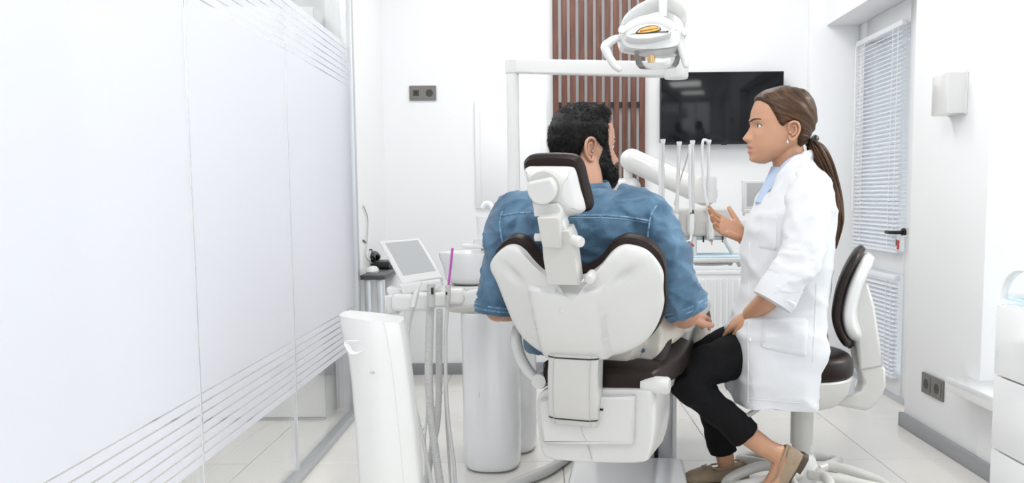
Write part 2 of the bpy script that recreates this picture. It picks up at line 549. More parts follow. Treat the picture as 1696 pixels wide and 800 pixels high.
# right wall: pier between door and window, lintel over the door, window with low sill
YP0, YP1 = 3.0, 3.625
DH = 1.0 + (330 - 62) / 291.0      # underside of the door lintel
wr = struct(box2('wall_right', (XR, YP0, 0), (2.2, YP1, ZC), 'wall_paint', None, 0.004))
box2('lintel', (XR, YP1, DH + 0.02), (2.2, YB - 0.04, ZC), 'wall_paint', wr)
box2('window_apron', (XR, YN, 0), (2.2, YP0, 0.29), 'wall_paint', wr)
box2('window_head', (XR, YN, 2.45), (2.2, YP0, ZC), 'wall_paint', wr)
box2('wall_end', (XR, YN, 0.29), (2.2, 0.2, 2.45), 'wall_paint', wr)
struct(box2('trim_1', (XR - 0.085, YB - 0.05, 0), (2.2, YB, ZC), 'wall_paint', None, 0.003))
w1 = struct(box2('window_1', (1.93, 0.2, 0.33), (1.945, YP0, 2.45), 'glass'))
for a, b in (((1.90, 0.2, 0.33), (1.97, 0.28, 2.45)), ((1.90, 2.93, 0.33), (1.97, YP0, 2.45)), ((1.90, 1.56, 0.33), (1.97, 1.64, 2.45)),
             ((1.902, 0.28, 0.33), (1.968, 2.93, 0.40)), ((1.902, 0.28, 2.38), (1.968, 2.93, 2.45))):
    box2('window_frame', a, b, 'white_gloss', w1)
box2('window_sill', (XR - 0.085, 0.15, 0.285), (1.95, YP0 + 0.085, 0.335), 'white_gloss', w1, 0.004)

# skirting
bb = struct(box2('baseboard_right', (XR - 0.018, YN, 0.0), (XR - 0.0005, YP1, 0.06), 'grey_trim', None, 0.004))
box2('skirting_return', (XR - 0.018, YP1 + 0.0005, 0.0), (XD - 0.001, YP1 + 0.014, 0.06), 'grey_trim', bb, 0.003)
struct(box2('baseboard_back', (XL + 0.002, YB - 0.016, 0), (XR - 0.09, YB - 0.0005, 0.065), 'grey_trim', None, 0.004))
struct(box2('baseboard_left', (XL + 0.0005, YG + 0.04, 0), (XL + 0.016, YB - 0.02, 0.065), 'grey_trim', None, 0.004))

# glazed door in the recess
d1 = thing('door_1', None, None, (XD, 4.2, 0)); d1['kind'] = 'structure'
DY0, DY1 = 3.985, YB - 0.055
box2('door_side_wall', (XD, YP1, 0), (2.2, DY0, ZC), 'wall_paint', wr)
for a, b in (((XD, DY0, 0), (XD + 0.07, DY0 + 0.11, DH + 0.02)), ((XD, DY1 - 0.11, 0), (XD + 0.07, DY1, DH + 0.02)),
             ((XD, DY0 + .11, DH - 0.10), (XD + 0.07, DY1 - .11, DH + 0.02)), ((XD, DY0 + .11, 0), (XD + 0.07, DY1 - .11, 0.10)), ((XD, DY0 + .11, 0.62), (XD + 0.07, DY1 - .11, 0.72))):
    box2('door_frame', a, b, 'white_gloss', d1, 0.006)
for z0, z1 in ((0.10, 0.62), (0.72, DH - 0.10)):
    box2('pane', (XD + 0.045, DY0 + 0.1, z0), (XD + 0.055, DY1 - 0.1, z1), 'glass', d1)
box2('threshold', (XD - 0.03, DY0, 0.0), (XD + 0.12, DY1, 0.018), 'aluminium', d1)

# blinds: every slat its own piece
def blind(z0, z1, label, rail):
    ya, yb = DY0 + 0.112, DY1 - 0.07
    xb = XD - 0.028
    t = thing('window_blind', label, 'blind', (xb, (ya + yb) / 2, z0), 'venetian blinds on the glazed door')
    box2('head_rail', (xb - 0.014, ya, z1 - 0.026), (xb + 0.014, yb, z1), 'blind_white', t, 0.003)
    box2('bottom_rail', (xb - 0.012, ya, z0), (xb + 0.012, yb, z0 + 0.014), 'blind_white', t, 0.003)
    bm = bmesh.new()
    prof = [(-0.0125, -0.0075), (-0.006, -0.0025), (0.0, 0.001), (0.006, 0.0045), (0.0125, 0.0065)]
    prof = [(x, z) for x, z in prof]
    ring = prof + [(x, z + 0.0012) for x, z in prof[::-1]]
    b_loft(bm, [[V(x, y, z) for x, z in ring] for y in (0, yb - ya)])
    proto = finish('slat', bm, 'blind_white', t)
    proto.location = (xb, ya, z0 + 0.03)
    proto.matrix_parent_inverse = Matrix.Translation(-Vector(t.location))
    n = int((z1 - 0.04 - z0 - 0.03) / 0.0215)
    for k in range(1, n + 1):
        o = proto.copy(); o.location = (xb, ya, z0 + 0.03 + k * 0.0215)
        COL.objects.link(o)
    for y in (ya + 0.10, yb - 0.12, yb - 0.55):
        box2('ladder_cord', (xb - 0.014, y, z0 + 0.01), (xb - 0.0125, y + 0.004, z1 - 0.02), 'blind_white', t)
    if rail:
        tube('tilt_wand', [V(xb - 0.02, yb - 0.02, z1 - 0.03), V(xb - 0.02, yb - 0.02, z0 + 0.2)], 0.004, 'blind_white', t, 8)
    return t
blind(0.725, DH - 0.085, 'tall venetian blind of white slats on the upper pane of the glazed door', True)
blind(0.105, 0.615, 'short venetian blind of white slats on the lower pane of the glazed door', False)
# lock and keys
hp = PXp(1497, 385, XD - 0.004)
dl = thing('door_handle', 'black lever handle on the glazed door frame above its keys', 'handle', hp)
lathe('rosette', [(0.001, -0.004), (0.02, -0.004), (0.022, 0.0), (0.02, 0.008), (0.001, 0.008)], hp, 'black_plastic', dl, 20, (-1, 0, 0))
tube('lever', [hp, hp + V(-0.05, 0, 0), hp + V(-0.062, 0.015, 0), hp + V(-0.062, 0.06, 0)], 0.009, 'black_plastic', dl, 10)
kp = PXp(1492, 398, XD - 0.03)
ky = thing('key_bunch', 'small bunch of keys with a red tag hanging in the door lock', 'keys', kp)
tube('key', [kp + V(0.026, 0, 0.02), kp + V(-0.012, 0, 0.02)], 0.004, 'chrome', ky, 8)
lathe('key_ring', [(0.010, -0.001), (0.012, -0.001), (0.012, 0.001), (0.010, 0.001)], kp + V(-0.012, 0, 0.012), 'chrome', ky, 20, (0, 1, 0))
box('red_tag', kp + V(-0.013, 0.0, -0.022), (0.006, 0.02, 0.045), 'red_plastic', ky, 0.002)
box('key_head', kp + V(-0.012, 0.016, -0.008), (0.004, 0.022, 0.034), 'black_plastic', ky, 0.0015)

# glass partition on the left
gp = thing('glass_partition', 'floor to ceiling glass partition with white frosted film and clear stripes', 'partition', (XL, 2.0, 0))
def sheet(name, x, ya, yb, z0, z1, parent):      # adhesive film on the glass
    bm = bmesh.new()
    bm.faces.new([bm.verts.new(v) for v in ((x, ya, z0), (x, yb, z0), (x, yb, z1), (x, ya, z1))])
    return finish(name, bm, 'frost_film', parent)
joints = [YN, -0.2, 1.0, 2.14, 2.97, YG]
for a, b in zip(joints[:-1], joints[1:]):
    pn = box2('pane', (XL - 0.006, a + 0.0025, 0.03), (XL + 0.004, b - 0.0025, 2.62), 'glass', gp)
    fx = XL + 0.0055
    sheet('frosted_film', fx, a + 0.006, b - 0.006, 0.5095, 1.520, pn)
    for z0 in (0.325, 1.525):
        for k in range(7):
            sheet('film_stripe', fx, a + 0.006, b - 0.006, z0 + k * 0.0265, z0 + k * 0.0265 + 0.0215, pn)
    if b < YG:
        box2('pane_joint', (XL - 0.006, b - 0.0022, 0.03), (XL + 0.0045, b + 0.0022, 2.62), 'white_hose', gp)
box2('floor_channel', (XL - 0.02, YN, 0.0), (XL + 0.022, YG + 0.02, 0.032), 'aluminium', gp, 0.003)
box2('ceiling_channel', (XL - 0.02, YN, 2.60), (XL + 0.022, YG + 0.02, ZC), 'aluminium', gp, 0.003)
box2('end_post', (XL - 0.03, YG, 0.0), (XL + 0.024, YG + 0.045, 2.6), 'aluminium', gp, 0.004)

# corridor cupboard behind the glass
cz = 1.0 + 313 / 367.0
cc = thing('wardrobe', 'tall white cupboard standing in the corridor behind the glass partition', 'cupboard', (-1.5, 3.9, 0))
box2('body', (-2.05, 3.82, 0.0), (-1.0, 4.3, cz), 'white_gloss', cc, 0.003)
box2('plinth', (-2.04, 3.795, 0.0), (-1.01, 3.82, 0.012), 'grey_trim', cc)
for x0, x1 in ((-2.05, -1.527), (-1.523, -1.0)):
    dr = box2('door', (x0 + 0.002, 3.80, 0.014), (x1 - 0.002, 3.82, cz - 0.003), 'white_gloss', cc, 0.002)

# ceiling panels out of view, added as fill light for room and corridor
def fill_panel(x, y, lx, ly, label, power):
    t = thing('ceiling_fill', label, 'light', (x, y, ZC), 'added fill panels on the ceiling')
    box2('frame', (x - lx / 2 - 0.02, y - ly / 2 - 0.02, ZC - 0.02), (x + lx / 2 + 0.02, y + ly / 2 + 0.02, ZC - 0.001), 'white_gloss', t, 0.003)
    box2('diffuser', (x - lx / 2, y - ly / 2, ZC - 0.024), (x + lx / 2, y + ly / 2, ZC - 0.019), 'fill_diffuser', t)
    ld = bpy.data.lights.new('fill_light', 'AREA'); ld.shape = 'RECTANGLE'; ld.size = lx; ld.size_y = ly
    ld.energy = power; ld.color = (1.0, 0.985, 0.96)
    lo = bpy.data.objects.new('fill_light', ld); lo.location = (x, y, ZC - 0.03)
    link(lo, t)
fill_panel(0.35, 3.9, 1.2, 0.6, 'added ceiling fill panel nearest the television wall', FILL_POWER * 1.25)
fill_panel(0.2, 1.75, 1.2, 0.6, 'added ceiling fill panel above the patient chair', FILL_POWER * 1.1)
fill_panel(0.35, 0.4, 1.2, 0.6, 'added ceiling fill panel behind the camera', FILL_POWER)
fill_panel(-1.75, 3.0, 0.6, 1.2, 'added ceiling fill panel at the far end of the corridor', FILL_POWER * 1.8)
fill_panel(-1.75, 0.6, 0.6, 1.2, 'added ceiling fill panel at the near end of the corridor', FILL_POWER * 1.8)

# outside the door and windows
og = struct(box2('ground_outside', (2.2, -6, -0.3), (14, 12, -0.12), 'ground'))
ob = thing('building', 'pale building with a terracotta strip seen through the door blinds', 'building', (6.5, 9, -0.12))
box2('wall', (6.5, 4.5, -0.12), (8.0, 18, 5.5), 'facade', ob)
box2('brick_strip', (6.40, 16.3, -0.12), (6.5, 17.2, 5.5), 'terracotta', ob)
for y in (11.0, 13.2, 15.3):
    for z in (0.6, 2.6):
        box2('window', (6.46, y, z), (6.52, y + 0.9, z + 1.2), 'grey_screen', ob)

# ------------------------------------------------------------------ back wall
S = 1400 / YB
# slatted wood panel
sp = thing('slat_panel', 'brown wooden slat panel with pale gaps on the back wall', 'wall panel', P(990, 325, YB))
def bx(px, Y=YB): return P(px, 200, Y).x
def bz(py, Y=YB, px=990): return P(px, py, Y).z
zt, zb = ZC - 0.01, bz(323)
x0, x1 = bx(916), bx(1067)
pitch = (x1 - x0 - 0.031) / 10
for k in range(11):
    x = x0 + k * pitch
    box2('slat', (x, YB - 0.045, zb), (x + 0.031, YB - 0.022, zt), 'wood', sp, 0.002)
for zz in (bz(174), bz(174) + 0.62, bz(174) - 0.45):
    box2('rail', (x0 + 0.005, YB - 0.022, zz - 0.014), (x1 - 0.005, YB - 0.001, zz + 0.014), 'black_plastic', sp)
# television
f = face_frame(1190, 180, YB)
tv = thing('television', 'black flat television on the back wall beside the slats', 'television', f.o)
tx0, tx1 = f.hit(1091, 180)[0], f.hit(1292, 180)[0]
tz0, tz1 = f.hit(1190, 240)[1], f.hit(1190, 121.5)[1]
slab('bezel', [(tx0, tz0), (tx1, tz0), (tx1, tz1), (tx0, tz1)], f, 0.035, 'black_plastic', tv, 0.004, back=0.03, px=False)
slab('screen', [(tx0 + 0.006, tz0 + 0.014), (tx1 - 0.006, tz0 + 0.014), (tx1 - 0.006, tz1 - 0.006), (tx0 + 0.006, tz1 - 0.006)], f, 0.002, 'tv_screen', tv, 0.0005, back=0.0645, px=False)
box('bracket', f.p(0, 0, 0.015), (0.25, 0.03, 0.2), 'black_plastic', tv)
box('power_light', f.p(0.02, tz0 + 0.001, 0.06), (0.03, 0.012, 0.01), 'black_plastic', tv, 0.002)
# sockets
def socket(fr, w, h, label, kinds, name='wall_socket'):
    t = thing(name, label, 'socket', fr.o, 'double wall sockets')
    slab('cover_plate', rrect(-w / 2, -h / 2, w / 2, h / 2, 0.004), fr, 0.009, 'socket', t, 0.002, px=False)
    for k, kind in enumerate(kinds):
        cx = (-0.25 + 0.5 * k) * w
        slab('insert', rrect(cx - w * 0.19, -h * 0.38, cx + w * 0.19, h * 0.38, 0.004), fr, 0.003, 'socket', t, 0.001, back=0.0085, px=False)
        if kind == 'r':
            ring = [(cx + 0.021 * math.cos(a), 0.021 * math.sin(a)) for a in np.linspace(0, 2 * math.pi, 24, endpoint=False)]
            slab('well', ring, fr, 0.0012, 'socket_dark', t, 0.0004, back=0.0112, px=False)
            for sx in (-1, 1):
                hole = [(cx + sx * 0.0095 + 0.003 * math.cos(a), 0.003 * math.sin(a)) for a in np.linspace(0, 2 * math.pi, 10, endpoint=False)]
                slab('pin_hole', hole, fr, 0.0006, 'black_plastic', t, 0.0002, back=0.0123, px=False)
        else:
            slab('well', rrect(cx - 0.017, -0.017, cx + 0.017, 0.017, 0.003), fr, 0.001, 'socket_dark', t, 0.0004, back=0.0112, px=False)
            slab('jack', rrect(cx - 0.007, -0.007, cx + 0.007, 0.007, 0.002), fr, 0.0012, 'black_plastic', t, 0.0004, back=0.012, px=False)
fs = face_frame(700.5, 154.5, YB)
socket(fs, 0.150, 0.082, 'grey double socket plate high on the back wall', 'sr')
pr = PXp(1546.5, 640, XR)
socket(Frame(pr, (0, -1, 0), (0, 0, 1), (-1, 0, 0)), 0.185, 0.084, 'grey double socket plate low on the right wall pier', 'rr')
# pale hatch panel on the back wall
fh = face_frame(850, 250, YB)
a, b = fh.hit(789, 345), fh.hit(905, 168)
hp_ = thing('wall_hatch', 'faint white square hatch panel on the back wall left of the slats', 'panel', fh.o)
slab('panel', [(a[0], a[1]), (b[0], a[1]), b, (a[0], b[1])], fh, 0.012, 'wall_paint', hp_, 0.002, px=False)
slab('panel_door', [(a[0] + 0.03, a[1] + 0.03), (b[0] - 0.03, a[1] + 0.03), (b[0] - 0.03, b[1] - 0.03), (a[0] + 0.03, b[1] - 0.03)], fh, 0.005, 'wall_paint', hp_, 0.002, back=0.0115, px=False)
# radiator
fr_ = face_frame(1130, 500, YB - 0.06)
rd = thing('radiator', 'white fluted panel radiator under the television on the back wall', 'radiator', fr_.o)
rx0, rx1 = fr_.hit(985, 500)[0], fr_.hit(1255, 500)[0]
rz0, rz1 = fr_.hit(1190, 590)[1], fr_.hit(1190, 452)[1]
slab('panel', [(rx0, rz0), (rx1, rz0), (rx1, rz1), (rx0, rz1)], fr_, 0.03, 'white_gloss', rd, 0.005, back=-0.03, px=False)
slab('top_grille', [(rx0 - 0.004, rz1 - 0.01), (rx1 + 0.004, rz1 - 0.01), (rx1 + 0.004, rz1 + 0.012), (rx0 - 0.004, rz1 + 0.012)], fr_, 0.055, 'white_gloss', rd, 0.003, back=-0.05, px=False)
k = 0
x = rx0 + 0.025
while x < rx1 - 0.03:
    slab('flute', rrect(x, rz0 + 0.03, x + 0.018, rz1 - 0.035, 0.008, 3), fr_, 0.009, 'white_gloss', rd, 0.004, back=-0.002, px=False)
    x += 0.034
box('bracket', fr_.p((rx0 + rx1) / 2, (rz0 + rz1) / 2, -0.045), (0.5, 0.03, 0.1), 'white_gloss', rd)
# box on the right wall
pb = PXp(1602, 187, XR)
ptop = PXp(1602, 120, XR)
wb = thing('wall_box', 'small plain white box fixed to the right wall pier', 'box', pb)
yb1 = PXp(1543, 150, XR - 0.075).y
box2('casing', (XR - 0.075, pb.y, pb.z), (XR, yb1, ptop.z), 'white_plastic', wb, 0.004)
box2('back_plate', (XR - 0.010, pb.y - 0.002, pb.z - 0.003), (XR, yb1 + 0.002, ptop.z + 0.003), 'white_plastic', wb, 0.002)

# desk at the left wall
dk_z = P(615, 456, 3.995).z
dk = thing('desk', 'small dark topped desk with metal legs against the left wall', 'desk', (XL + 0.1, 4.4, 0))
x0, x1 = XL + 0.02, P(627, 455, 4.0).x
box2('desk_top', (x0, 3.995, dk_z - 0.022), (x1 + 0.03, 4.62, dk_z), 'desk_top', dk, 0.002)
for x in (x0 + 0.03, x1 + 0.0):
    for y in (4.03, 4.58):
        box2('leg', (x - 0.015, y - 0.015, 0), (x + 0.015, y + 0.015, dk_z - 0.021), 'aluminium', dk, 0.003)
box2('side_panel', (x0 + 0.06, 4.30, 0.1), (x0 + 0.15, 4.32, dk_z - 0.021), 'white_gloss', dk, 0.002)
mp_ = V(P(617, 446, 4.14).x, 4.14, dk_z)
lathe_rings = [sring(mp_ + V(0, 0, h), a, b, V(1, 0, 0), V(0, 1, 0), 2.3, 24) for h, a, b in ((0.0, 0.028, 0.05), (0.008, 0.031, 0.054), (0.02, 0.028, 0.048), (0.03, 0.018, 0.03), (0.034, 0.005, 0.01))]
ms = tag(loft('computer_mouse', lathe_rings, 'white_plastic'), 'white computer mouse lying on the dark desk top', 'mouse')
ph = thing('desk_phone', 'black telephone set with handset on the dark desk', 'telephone', V(P(630, 440, 4.42).x, 4.42, dk_z))
c = V(*ph.location)
box('base', c + V(0, 0, 0.02), (0.12, 0.16, 0.04), 'black_plastic', ph, 0.008)
tube('handset', [c + V(-0.03, -0.07, 0.055), c + V(-0.03, -0.03, 0.075), c + V(-0.03, 0.03, 0.075), c + V(-0.03, 0.07, 0.055)], [0.02, 0.013, 0.013, 0.02], 'black_plastic', ph, 10)
zz = dk_z + 0.004
tag(tube('power_cable', [PXp(602, 341, XL + 0.006), PXp(609, 362, XL + 0.008), PXp(608, 400, XL + 0.01), PXp(606, 425, XL + 0.012), V(XL + 0.012, 4.33, dk_z + .03)], 0.0032, 'grey_plastic', None, 8),
    'thin grey cable hanging down the left wall above the desk', 'cable')
tag(tube('telephone_cord', [PXp(602, 398, XL + 0.006), P(610, 408, 4.35), P(606, 415, 4.32), P(616, 414, 4.32), P(614, 426, 4.3), P(618, 430, 4.32)], 0.0032, 'black_plastic', None, 8),
    'black tangled cord running from the left wall to the telephone', 'cord')

# drawer cabinet at the right edge
cx = 1.20
cfar = PXp(1648, 560, cx).y
ctop = PXp(1650, 503, cx).z
cb = thing('drawer_cabinet', 'white gloss drawer cabinet at the right edge of the picture', 'cabinet', (cx + 0.18, 1.7, 0))
cn = cfar - 1.3
box2('body', (cx + 0.02, cn, 0.06), (cx + 0.345, cfar, ctop), 'white_gloss', cb, 0.002)
box2('plinth', (cx + 0.05, cn + 0.02, 0.0), (cx + 0.34, cfar - 0.02, 0.06), 'grey_trim', cb)
zs = [ctop, PXp(1648, 621, cx).z, PXp(1643, 742, cx).z, 0.07]
for ya, yb in ((cfar - 0.6, cfar), (cn, cfar - 0.604)):
    for k in range(3):
        box2('drawer', (cx, ya + 0.001, zs[k + 1] + 0.003), (cx + 0.02, yb - 0.001, zs[k] - 0.0015), 'white_gloss', cb, 0.002)
# arched stand with glass shelf on it
an = PXp(1663, 503, cx + 0.07)
ar = thing('arched_stand', 'white arched stand with a glass shelf on the drawer cabinet', 'stand', (cx + 0.15, an.y - 0.12, ctop))
for xx in (cx + 0.07, cx + 0.24):
    pts = [V(xx, an.y - 0.10 + 0.10 * math.cos(a), ctop + 0.004 + 0.085 * math.sin(a)) for a in np.linspace(0, math.pi, 15)]
    tube('arch', pts, 0.012, 'white_gloss', ar, 10, sub=1, flat=0.5, up=(1, 0, 0))
box2('glass_shelf', (cx + 0.07, an.y - 0.19, ctop + 0.012), (cx + 0.24, an.y - 0.01, ctop + 0.018), 'glass', ar)
box2('shelf_base', (cx + 0.07, an.y - 0.19, ctop), (cx + 0.24, an.y - 0.01, ctop + 0.006), 'blue_paper', ar)

# ------------------------------------------------------------------ patient chair
HEAD = math.radians(20)
FW = V(math.sin(HEAD), math.cos(HEAD), 0)      # where the chair faces
RT = V(math.cos(HEAD), -math.sin(HEAD), 0)
REC = math.radians(22)
UPB = (V(0, 0, 1) * math.cos(REC) - FW * math.sin(REC)).normalized()
NB = RT.cross(UPB).normalized()                 # out of the back of the chair
if NB.dot(FW) > 0: NB = -NB
BK = Frame(P(955, 520, 2.22), RT, UPB, NB)
ch = thing('dental_chair', 'white patient chair with dark brown upholstery seen from behind', 'chair', (0.12, 2.6, 0))

pad_o = [(816, 428), (824, 410), (842, 397), (858, 397), (872, 405), (890, 428), (912, 444), (940, 452), (968, 445), (992, 429), (1008, 408), (1026, 397), (1046, 396), (1072, 405),
         (1092, 424), (1101, 448), (1102, 480), (1103, 508), (1094, 538), (1076, 563), (1046, 582), (1005, 592), (955, 594), (905, 588), (872, 568), (850, 540), (836, 505), (824, 465)]
pd_ = pillow('back_cushion', pad_o, BK, [(0.03, 0.90, -0.070), (0.016, 0.97, -0.062), (0.004, 1, -0.045), (0, 1, -0.028), (0.002, 1, -0.012), (0.012, 1, -0.004)], 'brown_leather', ch)
sh_o = [(814, 440), (822, 421), (840, 407), (856, 406), (870, 415), (887, 435), (908, 452), (940, 460), (972, 453), (995, 438), (1012, 418), (1028, 407), (1046, 406), (1070, 414),
        (1088, 432), (1098, 455), (1098, 480), (1099, 506), (1090, 535), (1072, 560), (1042, 579), (1005, 588), (955, 590), (908, 584), (876, 564), (855, 537), (840, 503), (825, 465)]
SHI = [BK.hit(*p) for p in sh_o]
SHP = poly_pts(SHI, True, 6)
sc0 = sum(SHP, Vector()) / len(SHP)
pan = [BK.hit(*p) for p in ((884, 460), (912, 466), (968, 467), (1003, 462), (1008, 520), (1013, 590), (906, 590), (896, 520))]
scoops = [(BK.hit(856, 444), .032, .013, -.75), (BK.hit(1042, 447), .036, .014, .62)]
rings = []
for sc in [1, 1, 1, .995, .985, .97, .95, .92, .89, .86, .82, .78, .74, .70, .66, .62, .58, .54, .5, .46, .42, .38, .32, .26, .2, .13, .06, .02]:
    rings.append([sc0 + (p - sc0) * sc for p in SHP])
xx = np.array([[p.x for p in r] for r in rings]); yy = np.array([[p.y for p in r] for r in rings])
dd = sdist(pan, xx, yy)
tt = np.clip(dd / .007 + .5, 0, 1); tt = tt * tt * (3 - 2 * tt)
sv = np.array([1, 1, 1, .995, .985, .97, .95, .92, .89, .86, .82, .78, .74, .70, .66, .62, .58, .54, .5, .46, .42, .38, .32, .26, .2, .13, .06, .02])
dome = np.interp(sv, [0, .3, .6, .8, .92, .97, 1.0], [.050, .047, .040, .031, .022, .016, .010])[:, None] + np.zeros_like(xx)
dome[0] = -.016; dome[1] = .0
inner = (sv < .98).astype(float)[:, None]
hh = dome + .017 * tt * inner
for (sa, sb), wa, wb, rot in scoops:
    u1 = (xx - sa) * math.cos(rot) + (yy - sb) * math.sin(rot); u2 = -(xx - sa) * math.sin(rot) + (yy - sb) * math.cos(rot)
    hh = hh - .016 * np.exp(-(u1 / wa) ** 2 - (u2 / wb) ** 2) * inner
sh = loft('back_shell', [[BK.p(xx[i, j], yy[i, j], hh[i, j]) for j in range(xx.shape[1])] for i in range(xx.shape[0])], 'chair_plastic', ch, ang=75)
bt = BK.hit(941, 494)
lathe('screw_cap', [(0.001, 0.0), (0.008, 0.0), (0.008, 0.006), (0.001, 0.008)], BK.p(*bt, 0.060), 'chair_plastic', sh, 16, NB)
kn = BK.hit(987, 445)
lathe('lock_knob', [(0.001, 0.0), (0.013, 0.0), (0.0145, 0.01), (0.0145, 0.028), (0.011, 0.034), (0.001, 0.036)], BK.p(*kn, 0.03), 'chair_plastic', sh, 24, NB)
# headrest post and headrest, hinged further back
PF = Frame(BK.p(*BK.hit(942, 430), 0.03), RT, (UPB - NB * 0.02), NB)
slab('post', [(905, 372), (950, 370), (957, 385), (967, 459), (915, 459), (908, 415)], PF, 0.045, 'chair_warm', ch, 0.004)
PF2 = Frame(PF.p(0, 0, 0.012), RT, PF.u, NB)
slab('post_hinge', [(899, 350), (931, 347), (936, 352), (938, 398), (908, 398), (903, 375)], PF2, 0.048, 'chair_warm', ch, 0.004)
slab('hinge_cheek', [(929, 350), (940, 358), (944, 372), (946, 400), (934, 400), (930, 372)], PF, 0.040, 'chair_plastic', ch, 0.004)
lathe('hinge_knob', [(0.001, 0), (0.012, 0), (0.014, 0.006), (0.014, 0.05), (0.012, 0.056), (0.001, 0.057)], PF.p(*PF.hit(941, 388), 0.02), 'chair_plastic', ch, 24, RT + NB * 0.6)
lathe('hinge_pin', [(0.001, 0), (0.010, 0), (0.010, 0.02), (0.001, 0.021)], PF.p(*PF.hit(903, 388), 0.02), 'chair_plastic', ch, 16, -RT)
HU = (V(0, 0, 1) * math.cos(0.2) - FW * math.sin(0.2))
HU = (HU - RT * 0.17).normalized()
HR = (RT - HU * RT.dot(HU)).normalized()
HN = HR.cross(HU).normalized()
if HN.y > 0: HN = -HN
HF = Frame(P(920, 308, 2.10), HR, HU, HN)
hp_o = [(864, 277), (867, 264), (880, 257), (910, 255), (940, 256), (955, 261), (964, 274), (971, 302), (979, 335), (976, 349), (966, 354), (940, 357), (905, 355), (886, 350), (879, 325), (870, 298)]
pillow('headrest_cushion', hp_o, HF, [(0.035, 0.9, -0.050), (0.016, 1, -0.047), (0.004, 1, -0.036), (0, 1, -0.024), (0.002, 1, -0.010), (0.010, 1, 0.0), (0.02, 1, 0.002)], 'brown_leather', ch)
hs_o = [(871, 285), (876, 276), (890, 275), (920, 275), (945, 276), (954, 282), (962, 312), (970, 341), (966, 351), (952, 356), (936, 358), (905, 357), (888, 349), (880, 318)]
hs = pillow('headrest_shell', hs_o, HF, [(0, 1, -0.004), (0, 1, 0.006), (0.003, 1, 0.012), (0.012, 0.98, 0.026), (0.02, 0.9, 0.036), (0.03, 0.6, 0.041), (0.0, 0.1, 0.043)], 'chair_plastic', ch, ang=60)
hk = HF.hit(911, 306)
lathe('knob_ring', [(0.001, 0), (0.043, 0), (0.043, 0.006), (0.041, 0.008), (0.001, 0.009)], HF.p(*hk, 0.036), 'chair_warm', hs, 40, HN)
q = [(0.037 * math.cos(a), min(0.037 * math.sin(a), 0.024)) for a in np.linspace(0, 2 * math.pi, 40, endpoint=False)]
slab('knob', [(hk[0] + x, hk[1] + y) for x, y in q], HF, 0.026, 'chair_plastic', hs, 0.006, back=0.042, px=False)
slab('neck_socket', [(893, 330), (934, 330), (940, 338), (944, 358), (934, 358), (930, 350), (896, 352)], HF, 0.05, 'chair_plastic', hs, 0.004)
# support neck below the shell, bulging towards the viewer
rings = []
for py, c_, hw in ((565, 0.020, .0), (575, 0.048, .0), (595, 0.066, .0), (620, 0.080, 0), (645, 0.088, 0), (660, 0.088, 0), (672, 0.08, 0)):
    l = BK.hit(917 + (py - 575) * 0.09, py); r_ = BK.hit(998 + (py - 575) * 0.05, py)
    w = (r_[0] - l[0]) / 2; cx_ = (r_[0] + l[0]) / 2
    pts = [(-w, -0.06), (-w, -0.004), (-w + 0.004, 0.0), (-w * 0.66, 0.004), (w * 0.66, 0.004), (w - 0.004, 0.0), (w, -0.004), (w, -0.06)]
    rings.append([BK.p(cx_ + x, l[1], c_ + z) for x, z in pts])
rings_n = rings
nk = loft('support_neck', rings, 'chair_warm', ch, ang=20)
for fx_ in (0.12, 0.86):
    bm = bmesh.new()
    path = [r[3].lerp(r[4], (fx_ - 0.17) / 0.66) for r in rings]
    b_loft(bm, tube_rings(path, 0.0012, 6)); finish('neck_seam', bm, 'grey_plastic', nk)
# lower housing
HB = Frame(P(990, 700, 2.30), RT, V(0, 0, 1), -FW)
lh = pillow('lower_housing', [(898, 648), (915, 640), (960, 638), (1030, 638), (1075, 640), (1086, 650), (1088, 690), (1084, 730), (1078, 752), (1068, 762), (1010, 763), (950, 760), (915, 756), (902, 745), (896, 710), (893, 670)], HB,
            [(0, 0.98, -0.18), (0, 1, -0.17), (0, 1, 0.0), (0, .995, 0.014), (0, .98, 0.026), (0, .95, 0.032), (0, .92, 0.0325)], 'chair_plastic', ch, ang=50, sub=5)
slab('housing_cover', [(903, 655), (1058, 648), (1056, 724), (1052, 730), (912, 730), (906, 724)], HB, 0.024, 'chair_plastic', lh, 0.012, back=0.026)
for o_ in ([(962, 668), (962, 700), (965, 718), (972, 730), (975, 742), (980, 760)],):
    bm = bmesh.new()
    pth = [HB.p(*HB.hit(*p, 0.049 if p[1] < 731 else 0.034), 0.0505 if p[1] < 731 else 0.0345) for p in o_]
    b_loft(bm, tube_rings(pth, 0.0012, 6)); finish('cover_joint', bm, 'grey_plastic', lh)
for rk in (1, 5):
    bm = bmesh.new(); b_loft(bm, tube_rings([rings_n[rk][i] for i in range(1, 7)], 0.0022, 6)); finish('neck_gap', bm, 'black_plastic', nk)
box('neck_slot', HB.p(*HB.hit(963, 668), 0.046), (0.155, 0.012, 0.006), 'black_plastic', lh, 0, 1, Matrix.Rotation(-HEAD, 3, 'Z'))
